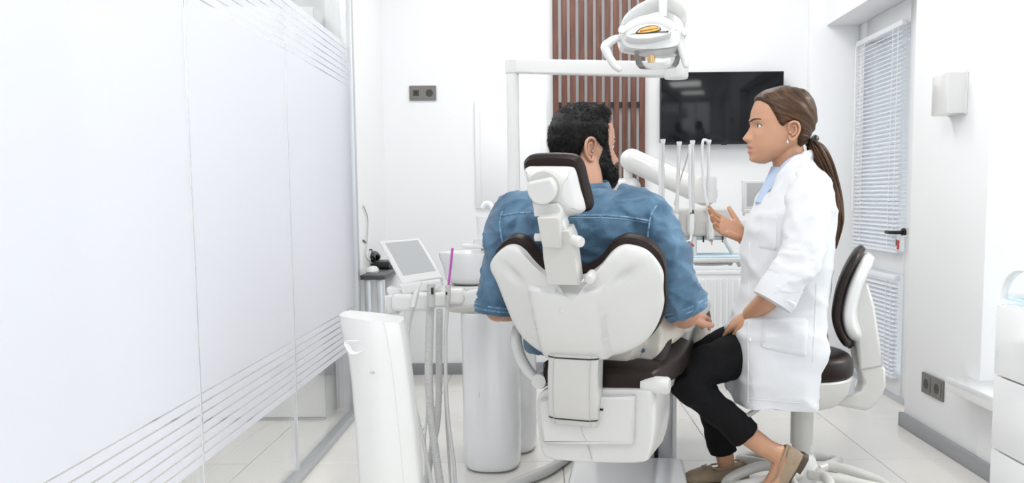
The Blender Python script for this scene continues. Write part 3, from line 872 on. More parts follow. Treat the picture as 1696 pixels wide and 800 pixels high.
# seat cushion running forward, and its shell
zs_ = P(960, 640, 2.36).z
sx_ = HB.hit(897, 620)[0]; sx1 = HB.hit(1092, 620)[0]
cxm = (sx_ + sx1) / 2; hw = (sx1 - sx_) / 2
O = HB.o.copy(); O.z = 0
def sp_(a, fwd, z): return O + RT * a + FW * fwd + V(0, 0, z)
rings = []
for fwd, w, zt_, zb_ in ((-0.025, 0.80, zs_ + 0.055, zs_ + 0.018), (-0.015, 0.93, zs_ + 0.075, zs_ + 0.006), (0.01, 1.0, zs_ + 0.085, zs_), (0.10, 1.05, zs_ + 0.08, zs_), (0.25, 1.12, zs_ + 0.085, zs_ - 0.005), (0.40, 1.08, zs_ + 0.10, zs_),
                         (0.55, 0.95, zs_ + 0.10, zs_ + 0.01), (0.75, 0.8, zs_ + 0.03, zs_ - 0.04), (1.05, 0.75, zs_ - 0.06, zs_ - 0.13), (1.25, 0.7, zs_ - 0.10, zs_ - 0.16), (1.28, 0.62, zs_ - 0.115, zs_ - 0.15)):
    rings.append(sring(sp_(cxm, fwd, (zt_ + zb_) / 2), hw * w, (zt_ - zb_) / 2, RT, V(0, 0, 1), 4.5, 40))
st_ = loft('seat_cushion', rings, 'brown_leather', ch)
# raised right flank of the seat cushion that shows beside the shell
tube('seat_bolster', [P(1062, 622, 2.36), P(1080, 602, 2.38), P(1093, 574, 2.41), P(1103, 545, 2.46)], [0.034, 0.036, 0.032, 0.020], 'brown_leather', st_, 14, rounded=True)
rings = []
for fwd, w, zt_, zb_ in ((0.0, 0.75, zs_, zs_ - 0.03), (0.05, 0.85, zs_, zs_ - 0.05), (0.5, 0.85, zs_ + 0.005, zs_ - 0.06), (0.8, 0.6, zs_ - 0.05, zs_ - 0.09), (1.22, 0.5, zs_ - 0.16, zs_ - 0.19)):
    rings.append(sring(sp_(cxm, fwd, (zt_ + zb_) / 2), hw * w, (zt_ - zb_) / 2, RT, V(0, 0, 1), 5, 32))
loft('seat_shell', rings, 'chair_plastic', ch)
# lift column, side plate and floor base
lc0, lc1 = P(985, 680, 3.08), P(1090, 680, 3.08)
lz1 = zs_ - 0.06
box2('lift_column', (lc0.x, 3.09, 0.0), (lc1.x, 3.34, lz1 + 0.02), 'chair_plastic', ch, 0.01)
g0, g1, g2 = P(1085, 680, 3.07).x, P(1091, 680, 3.07).x, P(1114, 680, 3.07).x
box2('lift_gap', (g0, 3.085, 0.0), (g1, 3.30, lz1), 'black_plastic', ch)
box2('side_plate', (g1, 3.07, 0.0), (g2, 3.34, lz1 + 0.05), 'aluminium', ch, 0.003)
box2('side_cover', (g2, 3.075, 0.0), (g2 + 0.016, 3.42, lz1 + 0.05), 'white_gloss', ch, 0.003)
box2_m = Matrix.Rotation(-HEAD, 3, 'Z')
a0 = PZ(925, 757, 0.062); a1 = PZ(1098, 755, 0.062)
ctr = (a0 + a1) / 2; wd = (a1 - a0).length
box('floor_base', ctr + V(0.02, -0.42, -0.031), (wd * 1.04, 0.84, 0.062), 'white_gloss', ch, 0.012, 3, Matrix.Rotation(-0.10, 3, 'Z'))
# left arm tube and right armrest
tube('arm_tube', [P(856, 545, 2.44), P(855, 566, 2.42), P(862, 592, 2.40), P(876, 615, 2.38), P(893, 632, 2.37)], [0.014, 0.017, 0.017, 0.016, 0.013], 'chair_plastic', ch, 14, rounded=True)
lathe('pivot_cap', [(0.001, 0), (0.021, 0), (0.023, 0.01), (0.023, 0.06), (0.02, 0.066), (0.001, 0.066)], P(892, 632, 2.34) , 'chair_plastic', ch, 24, FW)
lathe('pivot_cap', [(0.001, 0), (0.021, 0), (0.024, 0.01), (0.024, 0.07), (0.02, 0.076), (0.001, 0.076)], P(1063, 636, 2.25), 'chair_plastic', ch, 24, RT)
AF = Frame(P(1122, 560, 2.66), RT, V(0, 0, 1), -FW)
slab('armrest_bracket', [(1112, 562), (1140, 562), (1136, 585), (1122, 608), (1104, 640), (1092, 640), (1100, 605)], AF, 0.05, 'aluminium', ch, 0.006, back=-0.03)
slab('armrest_bracket_cover', [(1118, 524), (1150, 526), (1142, 563), (1108, 562), (1112, 540)], AF, 0.07, 'chair_plastic', ch, 0.01, back=-0.04)
arm0 = P(1132, 534, 2.58)
tube('armrest', [arm0, arm0 + FW * 0.15 + V(0, 0, 0.01), arm0 + FW * 0.32 + V(0, 0, 0.015)], [0.036, 0.038, 0.034], 'chair_plastic', ch, 16, rounded=True, flat=1.0)
# hose along the floor at the left of the chair
tag(tube('floor_hose', [PZ(830, 812, 0.02), PZ(868, 795, 0.02), PZ(905, 780, 0.02), PZ(935, 760, 0.02), PZ(952, 742, 0.02)], 0.019, 'hose', None, 12), 'grey hose lying on the floor between column and chair base', 'hose')

# ------------------------------------------------------------------ unit column with bowl, console and hoses
UY = 3.13
du = thing('dental_unit', 'white column unit with bowl, tilted grey screen and hanging hoses', 'dental unit', P(815, 800, UY) * 1.0)
du.location.z = 0
s_ = 1400 / UY
def zc(py, Y, px=850): return P(px, py, Y).z
xa, xb = P(766, 650, UY).x, P(864, 650, UY).x
zt_ = zc(513, UY)
X1, Y1 = V(1, 0, 0), V(0, 1, 0)
c0 = V((xa + xb) / 2, UY, 0); ra = (xb - xa) / 2
def colm(name, c, a, b, zt, tip):
    return loft(name, [sring(c + V(0, 0, z), a * k, b * k, X1, Y1, 2.6, 48) for z, k in ((0.006, 0.86), (0.012, 0.9), (0.03, 0.96), (0.10, 0.985), (0.3, 0.975), (zt - 0.02, 1.0), (zt - 0.005, 0.99), (zt, 0.96))], 'white_gloss', du)
fc = colm('front_column', c0, ra, 0.13, zt_, 0)
xs = P(797, 650, UY).x
fy = UY - 0.13
bm = bmesh.new(); b_loft(bm, tube_rings([V(xs, fy + 0.012, z) for z in (0.03, 0.2, 0.4, zt_ - 0.01)], 0.0016, 6)); finish('column_joint', bm, 'grey_plastic', fc)
box('grip_slot', V(xs + 0.004, fy + 0.0095, zc(655, fy)), (0.007, 0.006, 0.10), 'grey_trim', fc, 0.002)
c1 = V(P(842, 650, UY + 0.22).x, UY + 0.22, 0)
colm('rear_column', c1, P(890, 650, UY + 0.22).x - c1.x, 0.13, zt_ - 0.02, 0)
colm('pedestal_block', V(c0.x - 0.01, UY + 0.06, 0), 0.07, 0.1, zt_ + 0.06, 0)
# console with instrument holders
CY = 2.86
cs = slab('console_arm', [(760, 486), (800, 476), (800, 506), (742, 515), (744, 492)], face_frame(770, 495, CY), 0.06, 'white_plastic', du, 0.012, back=-0.05)
tube('console_neck', [P(800, 500, CY + 0.03), P(815, 497, CY + 0.15), P(815, 500, UY)], 0.035, 'white_plastic', du, 16)
def holder(pxc, pyt, pyb, w, Y, dep, parent):
    f_ = face_frame(pxc, pyb, Y)
    l, r_ = f_.hit(pxc - w / 2, pyb)[0], f_.hit(pxc + w / 2, pyb)[0]
    h = f_.hit(pxc, pyt)[1]
    return slab('holder_block', rrect(l, 0, r_, h, 0.014), f_, dep, 'white_plastic', parent, 0.010, back=-dep * 0.7, px=False)
slab('console_plate', [(642, 476), (700, 486), (744, 478), (760, 488), (758, 500), (735, 506), (690, 510), (656, 505), (645, 495)], face_frame(700, 495, CY + 0.03), 0.10, 'white_plastic', du, 0.012, back=-0.08)
for pxc, py0, py1, w in ((668, 487, 514, 36), (702, 484, 514, 38), (729, 484, 508, 32), (754, 478, 503, 30)):
    holder(pxc, py0, py1, w, CY - 0.03, 0.10, du)
slab('side_bumper', [(640, 488), (655, 484), (666, 505), (664, 517), (644, 518)], face_frame(650, 500, CY + 0.06), 0.06, 'white_plastic', du, 0.012)
# tilted monitor on the console
mo = P(683, 438, CY + 0.02)
MU = V(-0.42, 0.42, 0.80).normalized()
MR = (V(1, 0.0, 0.03) - MU * V(1, 0.0, 0.03).dot(MU)).normalized()
MN = MR.cross(MU).normalized()
if MN.y > 0: MN = -MN
MF = Frame(mo, MR, MU, MN)
mn = slab('monitor_case', [(627, 399), (660, 397), (694, 394), (714, 425), (733, 460), (700, 465), (666, 472), (648, 438)], MF, 0.03, 'white_plastic', du, 0.006, back=-0.028)
slab('screen', [(638, 403), (692, 398), (708, 424), (722, 449), (668, 457), (652, 427)], MF, 0.002, 'grey_screen', mn, 0.0006, back=0.0005)
slab('monitor_foot', [(664, 470), (730, 461), (732, 474), (724, 480), (668, 488)], face_frame(700, 475, CY), 0.07, 'white_plastic', du, 0.008, back=-0.05)
# handpieces in the holders and their hoses hanging to the floor
hY = CY - 0.10
def hose_(pts, r, m='hose', nm='hose', rib=False):
    P3 = [P(x, y, Y) for x, y, Y in pts]
    o = tube(nm, P3, r, m, du, 12, 8)
    if rib:
        path = spline(P3, 26)
        bm = bmesh.new()
        for p, t in zip(path[1:-1:1], [path[i + 1] - path[i - 1] for i in range(1, len(path) - 1)]):
            t.normalize()
            b_loft(bm, tube_rings([p - t * 0.0022, p - t * 0.001, p + t * 0.001, p + t * 0.0022], [r * 0.98, r * 1.10, r * 1.10, r * 0.98], 12))
        ob_ = finish('hose_ribs', bm, m, o); ob_['kind'] = 'stuff'
    return o
hose_([(686, 505, hY), (677, 540, hY), (674, 590, hY), (680, 640, hY - .02), (694, 700, hY - .04), (707, 760, hY - .06), (716, 812, hY - .08)], 0.0062)
hose_([(713, 508, hY), (711, 560, hY), (710, 620, hY - .01), (713, 680, hY - .02), (720, 740, hY - .04), (731, 815, hY - .06)], 0.0125, rib=True)
hose_([(728, 512, hY + .05), (727, 580, hY + .05), (727, 640, hY + .05), (724, 700, hY + .03), (716, 740, hY + .02), (704, 815, hY)], 0.0105, rib=True)
hose_([(742, 500, hY), (738, 560, hY), (739, 640, hY - .01), (743, 700, hY - .02), (751, 760, hY - .04), (756, 815, hY - .05)], 0.0062)
hose_([(739, 600, hY + .06), (738, 660, hY + .05), (741, 720, hY + .04), (747, 815, hY + .02)], 0.0045)
hose_([(708, 600, hY + .06), (707, 680, hY + .05), (703, 740, hY + .04), (708, 815, hY + .02)], 0.0045, 'white_hose')
sy = tube('syringe', [P(684, 508, hY - .02), P(688, 490, hY - .02), P(692, 478, hY - .02)], [0.009, 0.010, 0.007], 'white_plastic', du, 14)
tube('syringe_tip', [P(691, 482, hY - .02), P(699, 466, hY - .02)], [0.004, 0.0025], 'white_plastic', sy, 10)
ev = tube('suction_handle', [P(714, 508, hY - .02), P(714, 488, hY - .02), P(714, 470, hY - .02)], [0.0125, 0.014, 0.0135], 'grey_plastic', du, 18)
box('slider', P(716, 482, hY - .035), (0.008, 0.006, 0.022), 'black_plastic', ev, 0.001)
sj = tube('saliva_handle', [P(741, 505, hY - .02), P(742, 488, hY - .02), P(742, 472, hY - .02)], [0.007, 0.0095, 0.009], 'grey_plastic', du, 16)
box('slider', P(739.5, 486, hY - .032), (0.005, 0.005, 0.010), 'black_plastic', sj, 0.001)
tag(tube('saliva_straw', [P(742.5, 474, hY - .02), P(746, 445, hY - .02), P(749.5, 411, hY - .02)], [0.0038, 0.0038, 0.0042], 'pink_plastic', None, 12), 'thin purple saliva straw standing in the suction handle', 'straw')
# bowl
bc = V(P(778, 440, UY).x, UY, 0)
zr, zb_ = zc(420, UY - 0.1, 778), zc(470, UY, 778)
H = zr - zb_
lathe('bowl', [(0.001, 0.0), (0.060, 0.0), (0.085, 0.012), (0.092, 0.03), (0.098, H * 0.55), (0.112, H * 0.85), (0.114, H), (0.106, H), (0.095, H * 0.8), (0.07, H * 0.45), (0.02, H * 0.35), (0.001, H * 0.34)],
      bc + V(0, 0, zb_), 'white_gloss', du, 48, ang=55)
lathe('bowl_stand', [(0.001, 0.0), (0.085, 0.0), (0.094, 0.012), (0.094, zb_ - zt_ - 0.012), (0.085, zb_ - zt_ - 0.002), (0.001, zb_ - zt_ - 0.002)], bc + V(0.0, 0, zt_), 'warm_plastic', du, 40)
# cup filler shelf and spout
q = P(797, 409, UY + 0.05)
slab('cup_shelf', [(767, 404), (840, 404), (840, 411), (768, 411)], face_frame(797, 409, UY), 0.09, 'white_plastic', du, 0.004, back=-0.06)
lathe('cup_plate', [(0.001, 0), (0.042, 0), (0.042, 0.022), (0.001, 0.024)], P(802, 405, UY + 0.01), 'white_plastic', du, 32)
tube('cup_shelf_post', [P(805, 411, UY + 0.03), P(812, 440, UY + 0.06), P(815, 480, UY + 0.08), V(c0.x, UY + 0.09, zt_)], 0.02, 'white_plastic', du, 14)
tube('spout', [P(815, 404, UY + 0.02), P(816, 370, UY + 0.02), P(816, 348, UY + 0.02), P(811, 338, UY + 0.02), P(803, 338, UY + 0.02), P(799, 345, UY + 0.02)], [0.012, 0.012, 0.011, 0.011, 0.010, 0.009], 'white_gloss', du, 14)
pcup = P(801, 397, UY)
tag(lathe('drinking_cup', [(0.001, 0), (0.019, 0), (0.026, 0.085), (0.0265, 0.086), (0.024, 0.085), (0.017, 0.004), (0.001, 0.004)], pcup, 'white_gloss', None, 28), 'white drinking cup under the spout of the column unit', 'cup')

# ------------------------------------------------------------------ operating lamp on its pole and arm
LY = 3.28
lp = thing('operating_lamp', 'white operating lamp with handles on a pole and crossing arm', 'lamp', V(P(851, 300, LY).x, LY, zt_))
px_ = P(851, 300, LY).x
ztop = zc(98, LY)
za, zb2 = zc(122, LY), zc(98, LY)
tube('pole', [V(px_, LY, zt_ - 0.021), V(px_, LY, za + 0.01)], 0.0235, 'white_plastic', lp, 24, 1)
lathe('pole_cap', [(0.001, 0), (0.026, 0), (0.028, 0.004), (0.028, zb2 - za - 0.006), (0.022, zb2 - za), (0.001, zb2 - za)], V(px_, LY, za), 'white_plastic', lp, 28)
AE = P(1120, 116, 3.05)
A0 = P(851, 110, LY)
dv = (AE - A0).normalized()
sd_ = V(dv.y, -dv.x, 0)
uv = sd_.cross(dv).normalized()
rings = [[A0 + dv * t + sd_ * x * 0.022 + uv * z * (0.026 if t < 0.3 else 0.027) for x, z in rrect(-1, -1, 1, 1, 0.3)] for t in (0, 0.3, (AE - A0).length)]
loft('arm', rings, 'white_plastic', lp)
lathe('arm_joint', [(0.001, 0), (0.040, 0), (0.043, 0.006), (0.043, 0.052), (0.040, 0.058), (0.001, 0.058)], AE + V(0, 0, -0.03), 'white_plastic', lp, 32)
LC = P(1078, 62, 2.82)      # lamp head centre
tube('rising_arm', [AE + V(0, 0, 0.02), P(1112, 60, 3.03), P(1106, 5, 2.98), P(1098, -40, 2.9), P(1098, -45, 2.84)], 0.016, 'white_plastic', lp, 14)
tube('drop_post', [P(1098, -48, 2.84), P(1098, -10, 2.84), P(1098, 28, 2.84)], 0.0142, 'white_plastic', lp, 18)
lY = 2.80
# yoke: broad hoop behind the head
yk = [P(x, y, Y) for x, y, Y in ((1028, 52, 2.78), (1036, 36, 2.82), (1056, 20, 2.86), (1085, 8, 2.88), (1110, 8, 2.88), (1130, 20, 2.86), (1137, 38, 2.82), (1134, 56, 2.78))]
tube('yoke', yk, 0.026, 'white_plastic', lp, 14, 6, flat=0.22, up=(0.1, -0.6, 1))
# head body: shallow boat with domed face
HC = P(1080, 66, lY)
fwd_l = V(0, -0.75, -0.66).normalized()       # lamp looks down towards the patient
# upper housing, lofted across
rings = []
LU = V(0, 0.35, 0.94)
for t, a, h in ((-1.0, 0.012, 0.012), (-0.93, 0.06, 0.05), (-0.75, 0.085, 0.075), (-0.4, 0.095, 0.095), (0, 0.10, 0.10), (0.4, 0.095, 0.095), (0.75, 0.085, 0.075), (0.93, 0.06, 0.05), (1.0, 0.012, 0.012)):
    c = HC + V(t * 0.108, 0.015, 0.0 - 0.012 * t + 0.03 * (1 - abs(t)) * 0)
    rings.append(sring(c, a * 0.7, h * 0.55, V(0, 1, 0), V(0, 0.2, 1), 2.4, 28))
hd = loft('lamp_head', rings, 'white_plastic', lp, ang=50)
# domed brow over the bulb
br = [P(x, y, lY - 0.05) for x, y in ((1034, 54), (1048, 42), (1068, 34), (1090, 34), (1108, 42), (1116, 52))]
tube('brow_band', br, 0.016, 'white_plastic', hd, 12, 6, flat=0.35, up=(0, -0.3, 1))
f_ = Frame(P(1076, 52, lY - 0.075), (1, 0, -0.06), (0.06, 0.25, 0.95), (0, -1, 0.3))
pillow('face_plate', [(1036, 58), (1050, 46), (1072, 40), (1096, 42), (1112, 54), (1104, 60), (1076, 66), (1046, 66)], f_, [(0, 1, -0.03), (0, 1, 0.0), (0.004, 1, 0.006), (0.012, 1, 0.008)], 'white_plastic', hd)
pillow('bulb_rim', [(1052, 58), (1060, 49), (1078, 44), (1090, 46), (1095, 51), (1088, 55), (1072, 58)], f_, [(0, 1, 0.0), (0.001, 1, 0.010), (0.003, 1, 0.0115)], 'socket_dark', hd)
pillow('bulb', [(1055, 57), (1062, 50.5), (1078, 46), (1089, 47.5), (1092.5, 51), (1086, 54), (1072, 56.5)], f_, [(0, 1, 0.010), (0.001, 1, 0.0125), (0.006, 0.9, 0.014)], 'bulb', hd)
# reflector bowl below and its clear shield
f2 = face_frame(1085, 72, lY)
pillow('lower_tray', [(1025, 60), (1040, 57), (1080, 56), (1121, 56), (1125, 76), (1112, 84), (1075, 88), (1042, 86), (1028, 80)], f2, [(0, .9, -0.05), (0, 1, -0.04), (0, 1, 0.04), (0, .97, 0.052), (0, .9, 0.058)], 'white_plastic', hd)
rc = P(1089, 84, lY - 0.01)
rz = rc.z - P(1089, 112, lY - 0.01).z
rings = [sring(rc + V(0, 0, -h), a, a * 0.75, X1, Y1, 2.0, 36) for h, a in ((0, 0.076), (rz * 0.4, 0.074), (rz * 0.8, 0.069), (rz, 0.060))]
loft('clear_shield', rings, 'lamp_glass', hd, cap0=False, cap1=True)
lathe('orange_reflection', [(0.001, -0.035), (0.012, -0.035), (0.014, 0.0), (0.001, 0.0)], rc + V(-0.02, 0, -0.002), 'reflection_gold', hd, 16)  # gold stub standing in for an orange reflection in the shield
tube('handle', [P(x, y, lY - 0.04) for x, y in ((1030, 62), (1016, 66), (1003, 76), (1004, 84), (1010, 96), (1018, 108), (1025, 114))], [0.010, 0.013, 0.015, 0.0145, 0.013, 0.0125, 0.011], 'white_plastic', hd, 14, rounded=True)
tube('handle', [P(x, y, lY - 0.04) for x, y in ((1120, 58), (1126, 70), (1130, 84), (1134, 98), (1136, 108))], [0.014, 0.016, 0.014, 0.012, 0.010], 'white_plastic', hd, 14, rounded=True)
for x, y in ((1030, 50), (1134, 54)):
    lathe('yoke_pivot', [(0.001, 0), (0.012, 0), (0.012, 0.016), (0.001, 0.018)], P(x, y, lY - 0.06), 'white_plastic', hd, 16, (0, -1, 0))

# ------------------------------------------------------------------ instrument delivery table beyond the patient
TY = 3.42
it = thing('instrument_table', 'white instrument table with four whip arms on a thick support arm', 'instrument table', V(P(1165, 350, TY + 0.2).x, TY + 0.2, 0))
# thick cranked arm
ap = [P(1046, 265, TY + 0.30), P(1080, 281, TY + 0.27), P(1120, 299, TY + 0.22), P(1168, 321, TY + 0.16)]
tube('support_arm', ap, [0.050, 0.050, 0.050, 0.052], 'white_plastic', it, 24, 6, rounded=True)
tube('arm_neck', [P(1040, 272, TY + 0.32), P(1040, 312, TY + 0.32)], 0.020, 'white_plastic', it, 16)
tube('lower_arm', [P(985, 313, TY + 0.34), P(1015, 312, TY + 0.34), P(1046, 309, TY + 0.32)], [0.042, 0.042, 0.040], 'white_plastic', it, 22, 6, rounded=True)
tube('stand_post', [P(985, 313, TY + 0.34), V(P(985, 313, TY + 0.34).x, TY + 0.34, 0.02)], 0.035, 'white_plastic', it, 18)
lathe('arm_end_cap', [(0.001, 0), (0.05, 0), (0.052, 0.02), (0.052, 0.10), (0.045, 0.11), (0.001, 0.11)], P(1166, 336, TY + 0.15), 'white_plastic', it, 28)
ft = face_frame(1145, 370, TY)
pillow('panel', rrect(ft.hit(1092, 390)[0], ft.hit(1092, 392)[1], ft.hit(1210, 390)[0], ft.hit(1092, 345)[1], 0.02), ft, [(0.01, 1, -0.12), (0, 1, -0.11), (0, 1, 0), (0.003, 1, 0.008), (0.01, 1, 0.012)], 'warm_plastic', it, smooth=False, px=False)
slab('under_rail', [(1096, 391), (1205, 391), (1203, 398), (1098, 398)], ft, 0.06, 'aluminium', it, 0.003, back=-0.07)
def whip(pxt, pyt, pxb, pyb, r, double=False):
    b = P(pxb, pyb, TY - 0.02)
    t_ = P(pxt, pyt, TY - 0.04)
    o = tube('whip_arm', [b, b.lerp(t_, 0.5), t_], [r, r * 0.9, r * 0.8], 'white_plastic', it, 10)
    lathe('whip_tip', [(0.001, -0.012), (0.008, -0.012), (0.011, 0.002), (0.010, 0.006), (0.001, 0.006)], t_, 'white_plastic', o, 14)
    if double:
        tube('whip_hose', [P(pxt - 4, pyt + 4, TY - 0.05), P(pxt - 5, (pyt + pyb) / 2, TY - 0.05), P(pxb - 3, pyb, TY - 0.04)], r * 0.7, 'white_hose', o, 8)
    return o
whip(1098, 233, 1097, 345, 0.0085, True)
whip(1125, 237, 1121, 352, 0.0080)
whip(1147, 235, 1147, 352, 0.0085, True)
w4 = whip(1174, 234, 1172, 352, 0.0070)
tube('whip_hose', [P(1174, 236, TY - .05), P(1169, 232, TY - .05), P(1164, 235, TY - .05), P(1163, 262, TY - .05), P(1166, 310, TY - .05), P(1174, 350, TY - .06), P(1177, 378, TY - .06)], 0.0055, 'white_hose', w4, 10)
tube('cable', [P(1143, 243, TY + .02), P(1136, 268, TY + .05), P(1126, 300, TY + .1), P(1117, 340, TY + .1)], 0.003, 'grey_plastic', it, 8)
def handpiece(px0, py0, px1, py1, r, cap, tip):
    a, b = P(px0, py0, TY - 0.035), P(px1, py1, TY - 0.035)
    cr = tube('holder_shell', [a.lerp(b, 0.08) + V(0, 0.014, 0), b.lerp(a, 0.12) + V(0, 0.014, 0)], r * 1.7, 'warm_plastic', it, 14, rounded=True)
    hp1 = tube('handpiece', [a, a.lerp(b, 0.3), a.lerp(b, 0.75), b], [r * 0.75, r, r * 1.05, r * 0.7], 'white_gloss', it, 14)
    if cap: tube('black_end', [a + (a - b) * 0.12, a + (b - a) * 0.05], [r * 0.5, r * 0.95], 'black_plastic', hp1, 12)
    return hp1
handpiece(1121, 356, 1120, 378, 0.008, False, 0)
h2 = handpiece(1146.5, 352, 1145, 388, 0.010, True, 1)
tube('turbine_neck', [P(1145, 388, TY - .035), P(1144, 396, TY - .04), P(1141, 401, TY - .05)], 0.005, 'white_gloss', h2, 10)
tube('turbine_head', [P(1140, 400, TY - .05), P(1144, 404, TY - .05)], 0.006, 'grey_trim', h2, 10)
tube('red_bur', [P(1144, 403, TY - .05), P(1149, 408, TY - .05)], 0.0045, 'red_plastic', h2, 8)
h4 = handpiece(1177, 372, 1178, 396, 0.010, False, 1)
tube('dark_tip', [P(1178, 395, TY - .035), P(1179, 401, TY - .035)], [0.006, 0.005], 'grey_trim', h4, 10)
tube('bulb_tip', [P(1179, 400, TY - .035), P(1179, 406, TY - .035)], 0.003, 'bulb', h4, 8)
for x in (1165, 1197):
    tube('hook', [P(x, 392, TY), P(x, 401, TY - .01)], 0.0035, 'black_plastic', it, 8)
# tray with blue paper
ty = TY - 0.05
t0, t1 = P(1140, 428, ty), P(1248, 433, ty)
tray = thing('instrument_tray', 'white tray lined with pale blue paper under the instrument panel', 'tray', (t0 + t1) / 2)
tm = (t0 + t1) / 2; tw = (t1 - t0).length
box('tray_body', tm + V(0, 0.08, 0.0), (tw, 0.22, 0.020), 'white_plastic', tray, 0.006)
box('blue_paper', tm + V(0.01, 0.08, 0.0135), (tw * 0.92, 0.20, 0.008), 'blue_paper', tray, 0.003)
tube('tray_bracket', [P(1150, 437, ty), P(1180, 438, ty), P(1210, 436, ty)], 0.006, 'aluminium', tray, 10)
lathe('bracket_knob', [(0.001, -0.006), (0.010, -0.006), (0.010, 0.006), (0.001, 0.006)], P(1209, 436, ty - 0.005), 'grey_plastic', tray, 16, (0, -1, 0))
tube('tray_post', [P(1149, 437, ty + 0.03), P(1149, 392, ty + 0.05)], 0.012, 'white_plastic', tray, 12)
tube('hanger_post', [P(1225, 440, ty + 0.1), P(1200, 398, TY - 0.02)], 0.008, 'white_plastic', tray, 12)
# small tablet screen
tb = face_frame(1255, 322, TY + 0.12)
ta = thing('tablet_monitor', 'small white framed grey monitor behind the woman', 'monitor', tb.o)
slab('case', [(1229, 299), (1290, 299), (1290, 346), (1229, 347)], tb, 0.022, 'white_plastic', ta, 0.004, back=-0.01)
slab('screen', [(1236, 303), (1286, 303), (1286, 342), (1236, 342)], tb, 0.002, 'grey_screen', ta, 0.0005, back=0.0115)
slab('stand_ledge', [(1229, 346), (1295, 346), (1295, 353), (1231, 353)], tb, 0.05, 'white_plastic', ta, 0.003, back=-0.02)
tube('stand_arm', [P(1262, 350, TY + .13), P(1262, 365, TY + .16), P(1230, 372, TY + .10), P(1195, 372, TY + .0)], 0.014, 'white_plastic', ta, 12)
tube('ledge_peg', [P(1232, 353, TY + .10), P(1232, 357, TY + .10)], 0.005, 'grey_plastic', ta, 8)

# ------------------------------------------------------------------ moulded stand in the left foreground
GY = 2.16
es = thing('moulded_stand', 'white glossy moulded stand with a scooped grip in the left foreground', 'stand', V(P(640, 700, GY).x, GY, 0))
rows = [(520, 563, 664), (540, 566, 668), (562, 571, 671), (590, 579, 675), (630, 584, 680), (700, 590, 688), (760, 594, 694), (830, 598, 700), (930, 600, 706)]
rings = []
for py, l, r_ in rows:
    L_, R_ = P(l, py + (0 if py > 540 else 0), GY), P(r_, py + (13 if py < 530 else 4 if py < 560 else 0), GY)
    w = (R_ - L_).length / 2; c = (L_ + R_) / 2
    if py == 930: c.z = 0.0
    ax_ = (R_ - L_).normalized()
    rings.append([c + ax_ * (x * w) + V(0, y, 0) for x, y in [(-1.0, 0.05), (-1.0, 0.0), (-0.97, -0.022), (-0.8, -0.036), (-0.2, -0.046), (0.45, -0.044), (0.52, -0.040), (0.9, -0.026), (0.98, -0.014), (1, 0.0), (1, 0.05), (0.9, 0.09), (0, 0.10), (-0.9, 0.08)]])
mb = loft('body', rings, 'white_plastic', es, ang=40)
f_ = face_frame(595, 575, GY - 0.046)
pillow('grip_scoop', [(573, 563), (617, 565), (611, 575), (600, 583), (588, 587), (578, 582)], Frame(P(595, 575, GY - 0.03), (1, 0.0, 0), (0, 0, 1), (0, -1, 0)), [(0, 1, -0.02), (0, 1, 0.012), (0.002, 1, 0.0145), (0.006, 0.95, 0.012), (0.012, 0.8, 0.004)], 'white_plastic', es)
lathe('screw_hole', [(0.001, 0), (0.0065, 0), (0.0065, 0.002), (0.005, 0.0025), (0.001, 0.0)], P(617, 617, GY - 0.045), 'grey_plastic', es, 16, (0, -1, 0), sx=1.0, sy=0.6)
bm = bmesh.new()
b_loft(bm, tube_rings([r[6] + V(0, -0.0002, 0) for r in rings[:-1]], 0.0008, 6)); finish('seam_line', bm, 'warm_plastic', es)

# ------------------------------------------------------------------ stool
SY = 2.76
sc_ = P(1312, 620, SY)
zseat = P(1312, 612, SY).z
so = thing('dentist_stool', 'white stool with dark brown seat under the seated woman', 'stool', V(sc_.x, SY, 0))
c = V(sc_.x + 0.0, SY, 0)
zt0 = P(1390, 578, SY).z; zb0 = P(1390, 615, SY).z
rings = [sring(c + V(0, 0, z), 0.185 * k, 0.185 * k, X1, Y1, 2.4, 48) for z, k in ((zb0, 0.94), (zb0 + 0.008, 0.99), (zb0 + 0.03, 1.0), (zt0 - 0.02, 0.98), (zt0 - 0.006, 0.92), (zt0, 0.8), (zt0 + 0.004, 0.4))]
loft('seat_cushion', rings, 'brown_leather', so)
zz0 = P(1300, 668, SY).z
rings = [sring(c + V(0, 0, z), 0.185 * k, 0.185 * k, X1, Y1, 2.3, 48) for z, k in ((zz0, 0.60), (zz0 + 0.01, 0.75), (zz0 + 0.05, 0.93), (zb0 - 0.006, 0.99), (zb0, 0.97))]
loft('seat_pan', rings, 'warm_plastic', so)
tube('height_lever', [c + V(-0.12, -0.12, zz0 + 0.03), c + V(-0.18, -0.15, zz0), c + V(-0.215, -0.16, zz0 - 0.012)], 0.008, 'grey_plastic', so, 10)
col_c = V(P(1328, 700, SY).x, SY, 0)
zc1 = P(1328, 735, SY).z
lathe('column', [(0.001, 0.10), (0.030, 0.10), (0.030, zc1), (0.036, zc1 + 0.002), (0.037, zz0 + 0.01), (0.001, zz0 + 0.01)], col_c, 'warm_plastic', so, 32)
lathe('hub', [(0.001, 0.06), (0.06, 0.06), (0.062, 0.09), (0.045, 0.135), (0.036, 0.15), (0.001, 0.15)], col_c, 'white_plastic', so, 32)
